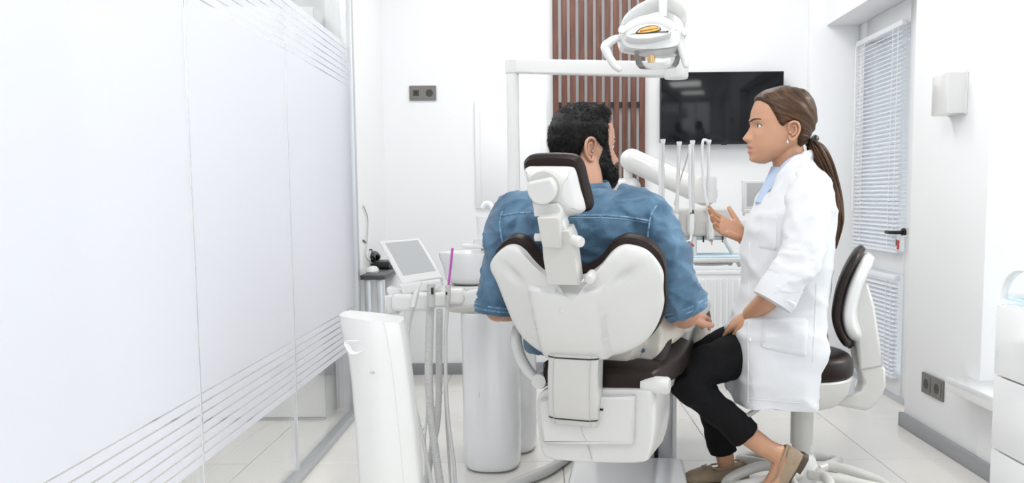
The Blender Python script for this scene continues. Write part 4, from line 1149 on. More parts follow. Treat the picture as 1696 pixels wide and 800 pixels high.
for k in range(5):
    a = math.radians(-22 + 72 * k)
    d, n_ = V(math.cos(a), math.sin(a), 0), V(-math.sin(a), math.cos(a), 0)
    pts = [col_c + d * 0.03 + n_ * 0.045 + V(0, 0, .115), col_c + d * 0.12 + n_ * 0.06 + V(0, 0, .115), col_c + d * 0.23 + n_ * 0.04 + V(0, 0, .095), col_c + d * 0.27 + V(0, 0, .082),
           col_c + d * 0.23 - n_ * 0.04 + V(0, 0, .095), col_c + d * 0.12 - n_ * 0.06 + V(0, 0, .115), col_c + d * 0.03 - n_ * 0.045 + V(0, 0, .115)]
    pts = [q_ + V(0, 0, -.022) for q_ in pts]
    lg = tube('leg', pts, 0.017, 'warm_plastic', so, 12, 6)
    w = col_c + d * 0.262
    tube('caster_stem', [w + V(0, 0, .07), w + V(0, 0, .04)], 0.008, 'grey_plastic', lg, 10)
    lathe('caster_wheel', [(0.001, -0.018), (0.024, -0.018), (0.027, -0.014), (0.027, 0.014), (0.024, 0.018), (0.001, 0.018)], w + V(0, 0, 0.027), 'grey_trim', lg, 20, n_)
# back pad (curved), shell and bracket
ACR = V(.36, .93, 0).normalized(); REAR = V(.93, -.36, 0)
def back_rings(px_list, half, th, off, Y):
    rings = []
    path = spline([P(x, y, Y) for x, y in px_list], 5)
    L = len(path)
    for i, p in enumerate(path):
        t = (path[min(i + 1, L - 1)] - path[max(i - 1, 0)]).normalized()
        nrm = t.cross(ACR).normalized()
        if nrm.x < 0: nrm = -nrm
        u_ = i / (L - 1)
        hw_ = half * max(0.12, (1 - abs(2 * u_ - 1) ** 3.5)) ** 0.6
        tt = th * (1 - 0.45 * abs(2 * u_ - 1) ** 6)
        rings.append(sring(p + nrm * off, tt / 2, hw_, nrm, ACR, 3.0, 32))
    return rings
BYY = SY + 0.03
bp = [(1430, 409), (1420, 420), (1406, 444), (1395, 472), (1389, 500), (1388, 520), (1393, 540), (1401, 558), (1410, 573)]
loft('back_cushion', back_rings(bp, 0.155, 0.036, 0.0, BYY), 'brown_leather', so, ang=60)
loft('back_shell', back_rings([(1436, 416), (1426, 427), (1414, 450), (1404, 476), (1398, 502), (1397, 520), (1400, 537), (1406, 552), (1413, 565)], 0.145, 0.050, 0.019, BYY), 'white_plastic', so, ang=60)
fb = face_frame(1430, 580, BYY)
slab('back_bracket', [(1424, 462), (1432, 470), (1442, 505), (1450, 560), (1455, 603), (1416, 610), (1411, 575), (1406, 540), (1404, 510), (1410, 485)], fb, 0.075, 'warm_plastic', so, 0.012, back=-0.03)
slab('lower_bracket', [(1418, 606), (1455, 601), (1461, 608), (1462, 636), (1454, 656), (1440, 672), (1430, 677), (1395, 671), (1340, 660), (1345, 646), (1408, 648), (1420, 642), (1424, 630)], fb, 0.062, 'warm_plastic', so, 0.012, back=-0.025)
slab('bracket_clamp', [(1388, 622), (1404, 616), (1406, 645), (1398, 650), (1390, 648)], fb, 0.09, 'aluminium', so, 0.004, back=-0.03)

# ------------------------------------------------------------------ people
def smooth_interp(xs, ys, q):
    xs, ys = np.array(xs), np.array(ys)
    if xs[0] > xs[-1]: xs, ys = xs[::-1], ys[::-1]
    fine = np.linspace(xs[0], xs[-1], 400)
    v = np.interp(fine, xs, ys)
    k = np.hanning(17); k /= k.sum()
    pad = np.concatenate([np.full(8, v[0]), v, np.full(8, v[-1])])
    v = np.convolve(pad, k, 'valid')
    return np.interp(q, fine, v)
HU_ = [.116, .113, .106, .095, .076, .05, .02, .006, -.004, -.02, -.04, -.05, -.066, -.08, -.095, -.106, -.114, -.119]
HFr = [.005, .030, .056, .074, .090, .099, .103, .1025, .1005, .1005, .103, .105, .1065, .104, .100, .099, .092, .070]
HBk = [-.01, -.028, -.052, -.070, -.083, -.092, -.094, -.092, -.089, -.082, -.070, -.062, -.044, -.026, -.002, .020, .038, .050]
HWd = [.004, .026, .044, .058, .070, .0765, .0775, .077, .0765, .0745, .0705, .068, .063, .056, .046, .036, .025, .010]
def head_surface(man=False, nu=110, nt=112):
    """parametric head, local axes f (forward), l (left), u (up), origin between the ears at eye level"""
    ph = np.linspace(0.0, math.pi, nu)
    u = (.116 - .119) / 2 + (.116 + .119) / 2 * np.cos(ph)
    F_ = smooth_interp(HU_, HFr, u); B_ = smooth_interp(HU_, HBk, u); Wd = smooth_interp(HU_, HWd, u)
    # round the poles
    F_[0] = B_[0] = -.002; Wd[0] = 0; F_[-1] = B_[-1] = .062; Wd[-1] = 0
    if man:
        Wd = Wd * 1.04
    th = np.linspace(0, 2 * math.pi, nt, endpoint=False)
    fm = B_ + (F_ - B_) * 0.46
    ct, st = np.cos(th), np.sin(th)
    e = 2 / 2.25
    cc = np.sign(ct) * np.abs(ct) ** e; ss = np.sign(st) * np.abs(st) ** e
    U = np.repeat(u[:, None], nt, 1)
    L = Wd[:, None] * ss[None, :]
    Fg = np.where(cc[None, :] > 0, fm[:, None] + (F_ - fm)[:, None] * cc[None, :], fm[:, None] + (fm - B_)[:, None] * cc[None, :])
    wf = np.clip(ct, 0, 1)[None, :] ** 0.5
    g = lambda x, s: np.exp(-(x / s) ** 2)
    nose = np.interp(U, [-.058, -.052, -.047, -.042, -.037, -.027, -.015, -.004, .008], [0, .005, .017, .0245, .0245, .018, .0105, .004, 0])
    nsig = np.interp(U, [-.05, -.042, -.03, .006], [.0150, .0145, .0105, .0075])
    d = nose * g(L, nsig)
    d += (.0055 * g(U + .0635, .0042) + .0055 * g(U + .0815, .0048)) * g(L, .019)
    d -= .0045 * g(U + .0725, .0022) * g(L, .021)
    d += .0035 * g(U + .106, .009) * g(L, .018)
    d -= .0105 * g(np.abs(L) - .034, .017) * g(U + .001, .0100)
    d += .0030 * g(U - .017, .007) * g(np.abs(L) - .026, .022)
    d += .0040 * g(np.abs(L) - .044, .015) * g(U + .03, .014)
    d -= .0025 * g(np.abs(L) - .035, .012) * g(U + .07, .018)
    Fg = Fg + d * wf
    return Fg, L, U
def grid_mesh(bm, pts):
    nu, nt = len(pts), len(pts[0])
    top = bm.verts.new(pts[0][0]); bot = bm.verts.new(pts[-1][0])
    rows = [[bm.verts.new(p) for p in r] for r in pts[1:-1]]
    for i in range(len(rows) - 1):
        for j in range(nt):
            k = (j + 1) % nt
            bm.faces.new((rows[i][j], rows[i][k], rows[i + 1][k], rows[i + 1][j]))
    for j in range(nt):
        k = (j + 1) % nt
        bm.faces.new((top, rows[0][k], rows[0][j])); bm.faces.new((bot, rows[-1][j], rows[-1][k]))
class HeadFrame:
    def __init__(self, o, fwd, up=(0, 0, 1), sc=1.0):
        self.o = Vector(o); self.f = Vector(fwd).normalized(); up = Vector(up)
        self.u = (up - self.f * up.dot(self.f)).normalized(); self.l = self.u.cross(self.f); self.sc = sc
    def p(self, f, l, u): return self.o + (self.f * f + self.l * l + self.u * u) * self.sc
def head_pts(hf, S): 
    Fg, L, U = S
    return [[hf.p(float(Fg[i, j]), float(L[i, j]), float(U[i, j])) for j in range(Fg.shape[1])] for i in range(Fg.shape[0])]
def shell_offsets(S, poly, thick, sink=.006, soft=.010):
    Fg, L, U = S
    sdv = sdist(poly, Fg, U)
    t = np.clip(sdv / soft + 0.35, 0, 1); t = t * t * (3 - 2 * t)
    return -sink + (sink + thick) * t, t
def shell_normals(S):
    Fg, L, U = S
    P_ = np.stack([Fg, L, U], -1)
    dj = np.roll(P_, -1, 1) - np.roll(P_, 1, 1)
    di = np.gradient(P_, axis=0)
    n = np.cross(di, dj); ln = np.linalg.norm(n, axis=-1, keepdims=True); n = n / np.maximum(ln, 1e-9)
    c = P_ - np.array([0, 0, 0.0]); sgn = np.sign((n * c).sum(-1, keepdims=True)); n = n * np.where(sgn == 0, 1, sgn)
    n[0] = [0, 0, 1]; n[-1] = [0, 0, -1]
    return n
def set_comb(o, arr):
    at = o.data.attributes.new('comb', 'FLOAT_VECTOR', 'POINT'); at.data.foreach_set('vector', np.asarray(arr, dtype=np.float32).ravel())
def shell_mesh(name, hf, S, off, m, parent, strand=None):
    N = shell_normals(S); Fg, L, U = S
    Fo, Lo, Uo = Fg + N[..., 0] * off, L + N[..., 1] * off, U + N[..., 2] * off
    bm = bmesh.new(); grid_mesh(bm, head_pts(hf, (Fo, Lo, Uo)))
    o = finish(name, bm, m, parent, 180)
    if strand is not None:
        set_comb(o, np.concatenate([strand[0, :1], strand[-1, :1], strand[1:-1].reshape(-1, 3)]))
    return o
def ear(bm, hf, side, f0=-.004, u0=-.018, h=.062, l0=.074):
    """C-shaped rim, inner fold, bowl and lobe"""
    k = h / .062
    def q(f, u, out): return hf.p(f0 + f * k, side * (l0 + out), u0 + u * k)
    rim = [(.010, -.002, .002), (.015, .012, .006), (.012, .026, .010), (-.002, .031, .013), (-.014, .024, .016), (-.019, .008, .017), (-.016, -.008, .015), (-.009, -.020, .012), (.000, -.029, .009), (.007, -.028, .006), (.010, -.018, .003)]
    b_tube(bm, [q(*p) for p in rim], [.0035, .004, .0042, .0042, .0042, .004, .004, .0045, .0055, .005, .0035], 8, 4, rounded=True)
    b_tube(bm, [q(.002, .018, .008), q(-.008, .014, .012), q(-.010, .0, .012), q(-.006, -.010, .010), q(.002, -.014, .008)], [.003, .0035, .0035, .0035, .003], 8, 4, rounded=True)
    # backing plate
    ring = [q(f * 0.92, u * 0.92, o * 0.55) for f, u, o in rim]
    c = q(-.002, .0, .001)
    vs_ = [bm.verts.new(p) for p in ring]; cv = bm.verts.new(c)
    for i in range(len(vs_)):
        bm.faces.new((vs_[i], vs_[(i + 1) % len(vs_)], cv))
    b_tube(bm, [q(.009, -.004, .003), q(.006, -.006, .008)], [.004, .003], 8, 3, rounded=True)
def face_bits(hf, S, parent, brow=True, man=False):
    Fg, L, U = S
    for sd2 in (1, -1):
        l = .031 * sd2
        dist = (L - l) ** 2 + (U + .001) ** 2 + np.where(Fg > 0, 0, 1)
        f = float(Fg.flat[int(dist.argmin())])
        c = (f - .0075, l * 1.03, -.001)
        e = lathe('eye', [(max(.012 * math.sin(a), 1e-4), -.012 * math.cos(a)) for a in np.linspace(0.01, math.pi - .01, 14)], hf.p(*c), 'eye_white', parent, 20)
        d = (hf.f + hf.l * (0.05 * sd2)).normalized()
        lathe('iris', [(.0066, .0098), (.0058, .0110), (.0040, .0121), (.0001, .0127)], hf.p(*c), 'iris', e, 16, d)
        bm = bmesh.new()
        arc = [hf.p(f + .0052 - abs(t) * .008 * (1.5 if t > 0 else 0.6), l * 1.03 + sd2 * t * .0150, -.001 + .0068 * (1 - t * t) - 0.001) for t in np.linspace(-1, 1, 9)]
        b_loft(bm, round_ends(arc, .0017, 6)); finish('upper_lashes', bm, 'brow_hair', parent)
        bm = bmesh.new()
        pts = []
        for t in np.linspace(0, 1, 9):
            ll = sd2 * (.010 + .042 * t); uu = .0155 + .006 * math.sin(t * 2.2) - .002 * t
            dist = (L - ll) ** 2 + (U - uu) ** 2 + np.where(Fg > 0, 0, 1)
            pts.append(hf.p(float(Fg.flat[int(dist.argmin())]) + .0005, ll, uu))
        th = .0048 if man else .0034
        b_loft(bm, round_ends(pts, list(np.interp(np.linspace(0, 1, 9), [0, .3, 1], [th, th, th * .4])), 8, 0.5))
        finish('eyebrow', bm, 'brow_hair', parent)
def hand(bm, wrist, X, Z, side, curls, spread, thumb, sc=1.0, wr=.024):
    """X: along the fingers, Z: out of the palm, thumb on +Y*side"""
    X = Vector(X).normalized(); Z = Vector(Z); Z = (Z - X * Z.dot(X)).normalized(); Y = Z.cross(X) * side
    w = Vector(wrist)
    q = lambda x, y, z: w + (X * x + Y * y + Z * z) * sc
    # palm
    rings = []
    for x, hw_, th, yo in ((-.01, wr, .019, 0), (.01, .026, .0185, .0), (.035, .035, .0165, .002), (.06, .040, .0145, .001), (.082, .040, .012, 0), (.094, .036, .009, 0)):
        rings.append(sring(q(x, yo, 0), hw_ * sc, th * sc, Y, Z, 2.6, 24))
    b_loft(bm, rings)
    b_tube(bm, [q(.02, .02, .006), q(.045, .030, .008)], [.017 * sc, .014 * sc], 12, 1, rounded=True)
    b_tube(bm, [q(.02, -.022, .005), q(.06, -.028, .005)], [.014 * sc, .012 * sc], 12, 1, rounded=True)
    ys = (.032, .011, -.0105, -.0305); Ls = (.070, .078, .072, .056); rs = (.0079, .0081, .0078, .0069)
    for i in range(4):
        p = Vector((.084, ys[i], 0)); a = 0.0; sp2 = spread[i]
        pts = [p - Vector((.02, 0, 0)), p.copy()]
        for sgm, cv in zip((.44, .31, .25), curls[i]):
            a += cv
            p = p + Vector((math.cos(a) * math.cos(sp2), math.cos(a) * math.sin(sp2), math.sin(a))) * (Ls[i] * sgm)
            pts.append(p.copy())
        b_tube(bm, [q(*v) for v in pts], [rs[i] * sc * k for k in (1.05, 1.05, .98, .90, .74)], 12, 5, rounded=True)
    b_tube(bm, [q(*v) for v in thumb], [k * sc for k in (.0125, .0115, .0100, .0078)], 12, 5, rounded=True)

def body_object(name, bm, m, parent, vox, hf, S, lip=True, extra=None):
    o = finish(name, bm, m, parent, 180, recalc=True)
    remesh(o, vox, 2, 0.4)
    me = o.data
    if extra is not None:
        e = bmesh.new(); e.from_mesh(me)
        extra(e)
        bmesh.ops.recalc_face_normals(e, faces=e.faces)
        for f in e.faces: f.smooth = True
        e.to_mesh(me); e.free()
    if not me.materials: me.materials.append(MATS[m])
    vals = []
    inv_o = hf.o
    for v in me.vertices:
        d = (v.co - inv_o) / hf.sc
        f, l, u = d.dot(hf.f), d.dot(hf.l), d.dot(hf.u)
        t = 0.0
        if f > .088 and abs(l) < .03 and -.095 < u < -.052:
            k = 1 - (l / .025) ** 2
            if k > 0:
                up_, lo_ = -.0725 + .0125 * k ** .7, -.0725 - .0145 * k ** .7
                t = max(0.0, min(1.0, min(up_ - u, u - lo_) / .002 + .5))
        vals.append(t)
    at = me.attributes.new('lip', 'FLOAT', 'POINT'); at.data.foreach_set('value', vals)
    return o

# ------------------------------------------------------------------ seated woman in the white coat
WY = 2.76
wo = thing('person', 'woman in white coat and black trousers seated on the stool, gesturing with one hand', 'person', V(P(1310, 600, WY).x, WY, 0))
hw_f = HeadFrame(P(1295, 210, WY), (-1, -0.03, 0.02), (0.02, 0, 1), 1.0)
SW = head_surface(False)
bm = bmesh.new()
grid_mesh(bm, head_pts(hw_f, SW))
# neck, trunk
b_tube(bm, [P(1302, 235, WY), P(1306, 262, WY), P(1312, 290, WY), P(1318, 330, WY)], [.050, .052, .056, .075], 20, 5)
b_tube(bm, [P(1318, 320, WY), P(1312, 400, WY), P(1308, 480, WY), P(1310, 570, WY)], [.08, .10, .10, .12], 20, 5)
# near (left) arm
nsh, nel, nwr = P(1337, 318, 2.63), P(1324, 432, 2.56), P(1241, 522, 2.66)
b_tube(bm, [P(1325, 330, WY), nsh, nel, P(1277, 490, 2.58), nwr], [.06, .046, .041, .036, .0255], 16, 6)
Xn = (P(1188, 551, 2.75) - nwr)
hand(bm, nwr, Xn, (0.1, 0.45, -0.85), -1, [(.2, .30, .2), (.22, .3, .2), (.22, .32, .2), (.22, .32, .2)], (.06, .02, -.02, -.05),
     [(.012, .022, .006), (.038, .040, .012), (.062, .044, .018), (.082, .042, .022)], 0.84, .0245)
# far (right) arm: forearm rising towards the patient, palm up
fsh, fel, fwr = P(1330, 320, 2.93), P(1300, 440, 2.98), P(1229, 391, 2.93)
b_tube(bm, [P(1325, 330, WY), fsh, fel], [.06, .046, .041], 16, 6)
b_tube(bm, [fel, P(1262, 414, 2.96), fwr], [.041, .036, .026], 16, 6)
Xf = V(-0.86, -0.10, 0.46)
hand(bm, fwr, Xf, (0.30, -0.80, 0.60), -1, [(-.10, .22, .25), (.05, .34, .30), (.20, .40, .32), (.32, .42, .35)], (.20, .06, -.09, -.24),
     [(.012, .022, .004), (.036, .046, .006), (.058, .068, .006), (.074, .090, .002)], 0.98, .0255)
# legs and feet
nhip, nkn, nan = P(1318, 595, 2.75), P(1130, 618, 2.60), P(1268, 742, 2.61)
b_tube(bm, [P(1310, 572, WY), P(1270, 577, 2.735), P(1233, 586, 2.70), P(1200, 596, 2.67), P(1160, 607, 2.63), nkn], [.06, .055, .05, .048, .044, .038], 16, 6)
b_tube(bm, [nkn, P(1180, 668, 2.62), P(1232, 715, 2.62), nan], [.036, .036, .035, .032], 16, 6)
heel = P(1309, 752, 2.61); ball = P(1268, 838, 2.60); toe = P(1246, 858, 2.60)
b_tube(bm, [P(1262, 738, 2.61), P(1290, 756, 2.61), P(1292, 780, 2.605), P(1276, 815, 2.60), ball, toe], [.030, .032, .031, .033, .030, .018], 16, 6)
b_tube(bm, [P(1288, 748, 2.61), P(1302, 754, 2.61)], [.026, .024], 14, 3, rounded=True)
fhip, fkn, fan = P(1300, 572, 2.90), P(1146, 600, 2.90), P(1203, 770, 2.90)
b_tube(bm, [P(1310, 572, WY), P(1255, 564, 2.89), P(1206, 573, 2.90), fkn], [.06, .05, .045, .038], 16, 6)
b_tube(bm, [fkn, P(1170, 660, 2.90), P(1194, 730, 2.90), fan, P(1204, 792, 2.90)], [.036, .036, .034, .030, .034], 16, 6)
b_tube(bm, [P(1212, 796, 2.90), P(1180, 800, 2.89), P(1148, 808, 2.88)], [.030, .032, .022], 14, 5, rounded=True, flat=0.8)
def ears_w(e):
    for s2 in (1, -1): ear(e, hw_f, s2, -.010, -.020, .058, .0745)
body_w = body_object('body', bm, 'skin_woman', wo, .0028, hw_f, SW, True, ears_w)
face_bits(hw_f, SW, body_w)
# hair swept back to a tail
def hx(px_, py_): return ((1295 - px_) / 507.0, (210 - py_) / 507.0)
hair_poly = [hx(*p) for p in ((1243, 166), (1252, 170), (1262, 178), (1270, 192), (1277, 206), (1284, 214), (1292, 206), (1302, 205), (1310, 216), (1311, 232), (1316, 246), (1330, 262), (1360, 250), (1370, 200), (1350, 140), (1290, 130), (1240, 150))]
off, t = shell_offsets(SW, hair_poly, .0115, .007, .011)
Fg, Lg, Ug = SW
tie = hx(1342, 232)
ang = np.arctan2(Ug - tie[1], Fg - tie[0]) + 0.25 * np.hypot(Ug - tie[1], Fg - tie[0]) / .1
rnd = np.random.RandomState(3)
tab = rnd.rand(400); tab2 = rnd.rand(120)
st1 = np.interp((ang * 62 + np.abs(Lg) * 180) % 399, np.arange(400), tab)
st2 = np.interp((ang * 14 + np.abs(Lg) * 60) % 119, np.arange(120), tab2)
dist_t = np.hypot(Ug - tie[1], Fg - tie[0])
strand = np.stack([ang * 26 + np.abs(Lg) * 110, dist_t * 14, Lg * 25], -1)
off = off + t * (.0022 * (st1 - .5) + .0035 * (st2 - .5))
# fuller at the crown and back
off = off + t * .006 * np.exp(-((Fg + .05) / .06) ** 2 - ((Ug - .06) / .06) ** 2)
shell_mesh('hair', hw_f, SW, off, 'brown_hair', wo, strand)
# strands lying over the cap, from the hairline to the tie
bm = bmesh.new(); vals = []
N_ = shell_normals(SW)
def strand_tube(bm, pts, r0, r1, val, n=5):
    path = spline(pts, 5)
    rr = list(np.interp(np.linspace(0, 1, len(path)), [0, .15, .8, 1], [r1, r0, r0, r1]))
    k0 = len(bm.verts); b_loft(bm, tube_rings(path, rr, n)); nn_ = len(bm.verts) - k0; vals.extend([(val * 40 + 3, 4 * (i_ // n) / (nn_ // n), (i_ % n) * .25) for i_ in range(nn_)])
ptail = [(1343, 231), (1352, 246), (1362, 270), (1372, 300), (1382, 335), (1387, 370), (1382, 412)]
ptr = [.018, .033, .040, .037, .030, .021, .006]
for k in range(95):
    a0, rr0 = random.uniform(0, 2 * math.pi), math.sqrt(random.random())
    ph_ = random.uniform(0, 6); wv = random.uniform(.0, .004)
    endk = random.choice((6, 6, 5, 6))
    pts = []
    for i in range(endk + 1):
        c = P(*ptail[i], WY - .005)
        rr_ = ptr[i] * (0.95 if i else 0.6)
        a = a0 + .12 * i
        pts.append(c + V(math.cos(a) * rr_ * rr0 * 0.8 + wv * math.sin(i * 1.7 + ph_), math.sin(a) * rr_ * rr0 * 1.05, wv * math.cos(i * 1.3 + ph_)))
    strand_tube(bm, pts, random.uniform(.0035, .0058), .0012, random.random() ** 1.3)
o = finish('ponytail', bm, 'brown_hair', wo, 180, recalc=False); o['kind'] = 'stuff'
set_comb(o, vals)
lathe('hair_tie', [(.014, -.008), (.021, -.009), (.024, -.004), (.024, .004), (.021, .009), (.014, .008)], P(1345, 234, WY), 'black_plastic', wo, 20, (0.7, 0, -0.7))
e0 = hw_f.p((1295 - 1292.5) / 507, .080, (210 - 237) / 507)
lathe('earring', [(.0005, -.006), (.003, -.004), (.0035, 0), (.002, .005), (.0005, .006)], e0, 'chrome', wo, 10)
# coat body
def px_ring(py, xf, xb, hwid, e, Yc=WY, n=72, dz=0.0):
    yy = Yc - hwid * min(1.0, max(0.0, (e - 2.0) / 2.0)) * 0.93
    a, b = P(xf, py, yy), P(xb, py, yy)
    return sring(V((a.x + b.x) / 2, Yc, a.z + dz), (b - a).length / 2, hwid, V(1, 0, 0), V(0, 1, 0), e, n)
rows = [(266, 1302, 1342, .045, 2), (274, 1298, 1347, .062, 2), (283, 1292, 1353, .10, 2.1), (293, 1285, 1361, .145, 2.2), (305, 1277, 1367, .172, 2.3), (325, 1267, 1374, .182, 2.4), (350, 1255, 1379, .180, 2.4), (380, 1243, 1382, .172, 2.4), (410, 1238, 1381, .165, 2.4), (440, 1237, 1377, .16, 2.5),
        (475, 1237, 1372, .158, 2.6), (505, 1236, 1370, .165, 3), (530, 1235, 1373, .178, 3.4), (560, 1234, 1381, .195, 4), (585, 1233, 1386, .203, 4.2), (610, 1233, 1382, .206, 4.5), (640, 1233, 1374, .208, 4.5), (668, 1236, 1368, .209, 4.5), (678, 1237, 1366, .209, 4.5)]
fine = []
ys_ = np.array([r[0] for r in rows], float)
for y in np.concatenate([np.arange(266, 678, 5.0), [678]]):
    fine.append(px_ring(y, *[float(np.interp(y, ys_, [r[k] for r in rows])) for k in (1, 2, 3, 4)]))
bm = bmesh.new(); b_loft(bm, fine, True, True)
ct_ = finish('coat', bm, 'coat_cloth', wo, 70)
zhem = P(1300, 676, WY).z; zwaist = P(1300, 470, WY).z
def coat_w(c):
    low = max(0.0, min(1.0, (zwaist - c.z) / .25))
    a = noise.noise(V(c.x * 9 + c.z * 7, c.y * 5, c.z * 5 - c.x * 3)) * .006
    b = noise.noise(V(c.x * 20 + c.z * 12, c.y * 9, c.z * 9 + 4)) * .003
    f = math.sin(c.x * 38 + c.z * 6 + noise.noise(c * 4) * 3) * .0035 * low
    r = (1 - abs(noise.noise(V(c.x * 7 + c.z * 8, c.y * 4, c.z * 7 - c.x * 6)))) ** 6 * .007 + (1 - abs(noise.noise(V(c.x * 15 - c.z * 9, c.y * 7, c.z * 12 + 5)))) ** 8 * .0035
    return a + b + r + f * (0.5 + 0.5 * low)
wrinkle(ct_, coat_w)
cb_ = bvh_of(ct_)
# near sleeve
bm = bmesh.new()
b_tube(bm, [P(1333, 290, 2.66), P(1338, 312, 2.635), P(1335, 360, 2.585), P(1326, 425, 2.55), P(1302, 463, 2.535), P(1281, 497, 2.53)], [.040, .064, .064, .060, .060, .060], 40, 14)
sl = finish('sleeve', bm, 'coat_cloth', ct_, 70)
def slv_w(c): return noise.noise(V(c.x * 14 - c.z * 20, c.y * 8, c.z * 12)) * .008 + noise.noise(V(c.x * 30 + c.z * 36, c.y * 14, c.z * 24)) * .002 + (1 - abs(noise.noise(V(c.x * 12 + c.z * 22, c.y * 8, c.z * 16 - c.x * 14)))) ** 6 * .007
wrinkle(sl, slv_w)
bm = bmesh.new()
b_tube(bm, [P(1300, 466, 2.535), P(1290, 482, 2.532), P(1278.5, 500.5, 2.53)], [.0615, .0632, .0632], 40, 4)
finish('cuff', bm, 'coat_cloth', sl, 60)
bm = bmesh.new()
b_tube(bm, [P(1330, 300, 2.90), P(1325, 350, 2.94), P(1300, 430, 2.98), P(1268, 418, 2.965)], [.05, .062, .058, .055], 28, 8)
finish('sleeve', bm, 'coat_cloth', ct_, 70)
# lapel, collar, pockets, seams
wr_c = [P(1342, 262, WY), P(1335, 268, WY - .060), P(1318, 276, WY - .078), P(1300, 298, WY - .088), P(1284, 322, WY - .085), P(1266, 348, WY - .075)]
tube('lapel', wr_c, [.022, .028, .030, .030, .026, .008], 'coat_cloth', ct_, 14, 8, flat=[.25, .28, .3, .3, .3, .3], up=(0.35, 0.1, 0.8))
tube('coat_collar', [P(1330, 262, WY - .062), P(1344, 258, WY - .02), P(1346, 258, WY + .02), P(1330, 262, WY + .062)], .020, 'coat_cloth', ct_, 12, 6, flat=.35, up=(0, 0, 1))
patch('hip_pocket', cb_, [(1262, 523), (1340, 527), (1337, 594), (1257, 577)], .006, 'coat_cloth', ct_)
patch('breast_pocket', cb_, [(1262, 356), (1288, 355), (1287, 417), (1254, 412)], .0035, 'coat_cloth', ct_)
seam('side_seam', cb_, [(1352, 470), (1350, 520), (1347, 575), (1346, 600)], .0016, 'coat_cloth', ct_)
seam('front_edge', cb_, [(1242, 400), (1240, 440), (1240, 500), (1239, 560), (1239, 620), (1239, 668)], .0022, 'coat_cloth', ct_)
seam('hem_seam', cb_, [(1238, 660), (1280, 664), (1320, 667), (1362, 667)], .0014, 'coat_cloth', ct_)
for y in (562,):
    q_ = on(cb_, 1243, y, .0)
    if q_: lathe('button', [(.0005, 0), (.0055, 0), (.0055, .002), (.0005, .0025)], q_, 'white_gloss', ct_, 14, (0, -1, 0))
# blue shirt collar at the neck
bm = bmesh.new()
b_tube(bm, [P(1334, 262, WY - .052), P(1318, 268, WY - .070), P(1300, 284, WY - .074), P(1285, 300, WY - .060), P(1276, 312, WY - .04), P(1272, 326, WY - .02)], [.017, .021, .023, .021, .017, .004], 14, 8, flat=.22, up=(0.45, 0.1, 0.8))
b_tube(bm, [P(1336, 262, WY + .050), P(1318, 268, WY + .068), P(1300, 284, WY + .070), P(1280, 300, WY + .05), P(1272, 326, WY + .0)], [.017, .021, .023, .020, .004], 14, 8, flat=.22, up=(0.45, -0.1, 0.8))
b_tube(bm, [P(1302, 280, WY), P(1296, 310, WY), P(1285, 345, WY)], [.048, .062, .07], 18, 5)
finish('shirt', bm, 'blue_shirt', wo, 60)
# trousers
bm = bmesh.new()
b_tube(bm, [P(1312, 578, 2.76), P(1270, 577, 2.735), P(1233, 585, 2.70), P(1200, 596, 2.67), P(1160, 608, 2.63), P(1126, 620, 2.60)], [.095, .086, .079, .070, .061, .055], 32, 8)
b_tube(bm, [P(1126, 619, 2.60), P(1140, 638, 2.605), P(1170, 664, 2.62), P(1205, 692, 2.62), P(1236, 721, 2.62)], [.056, .0555, .050, .050, .0515], 32, 8)
b_tube(bm, [P(1312, 590, 2.88), P(1255, 562, 2.89), P(1206, 571, 2.90), P(1142, 602, 2.90)], [.09, .076, .064, .053], 32, 8)
b_tube(bm, [P(1142, 602, 2.90), P(1158, 636, 2.90), P(1180, 680, 2.90), P(1198, 750, 2.90)], [.055, .053, .049, .049], 32, 8)
lathe_c = P(1320, 590, WY)
b_tube(bm, [P(1318, 590, WY), P(1305, 592, WY), P(1290, 592, WY)], [.09, .10, .10], 24, 4, rounded=True)
tr_ = finish('trousers', bm, 'black_cloth', wo, 70)
remesh(tr_, .006, 3, .5)
def tr_w(c): return noise.noise(V(c.x * 16 + c.z * 10, c.y * 8, c.z * 22 - c.x * 10)) * .0055 + noise.noise(V(c.x * 40, c.y * 20, c.z * 34)) * .002
wrinkle(tr_, tr_w)
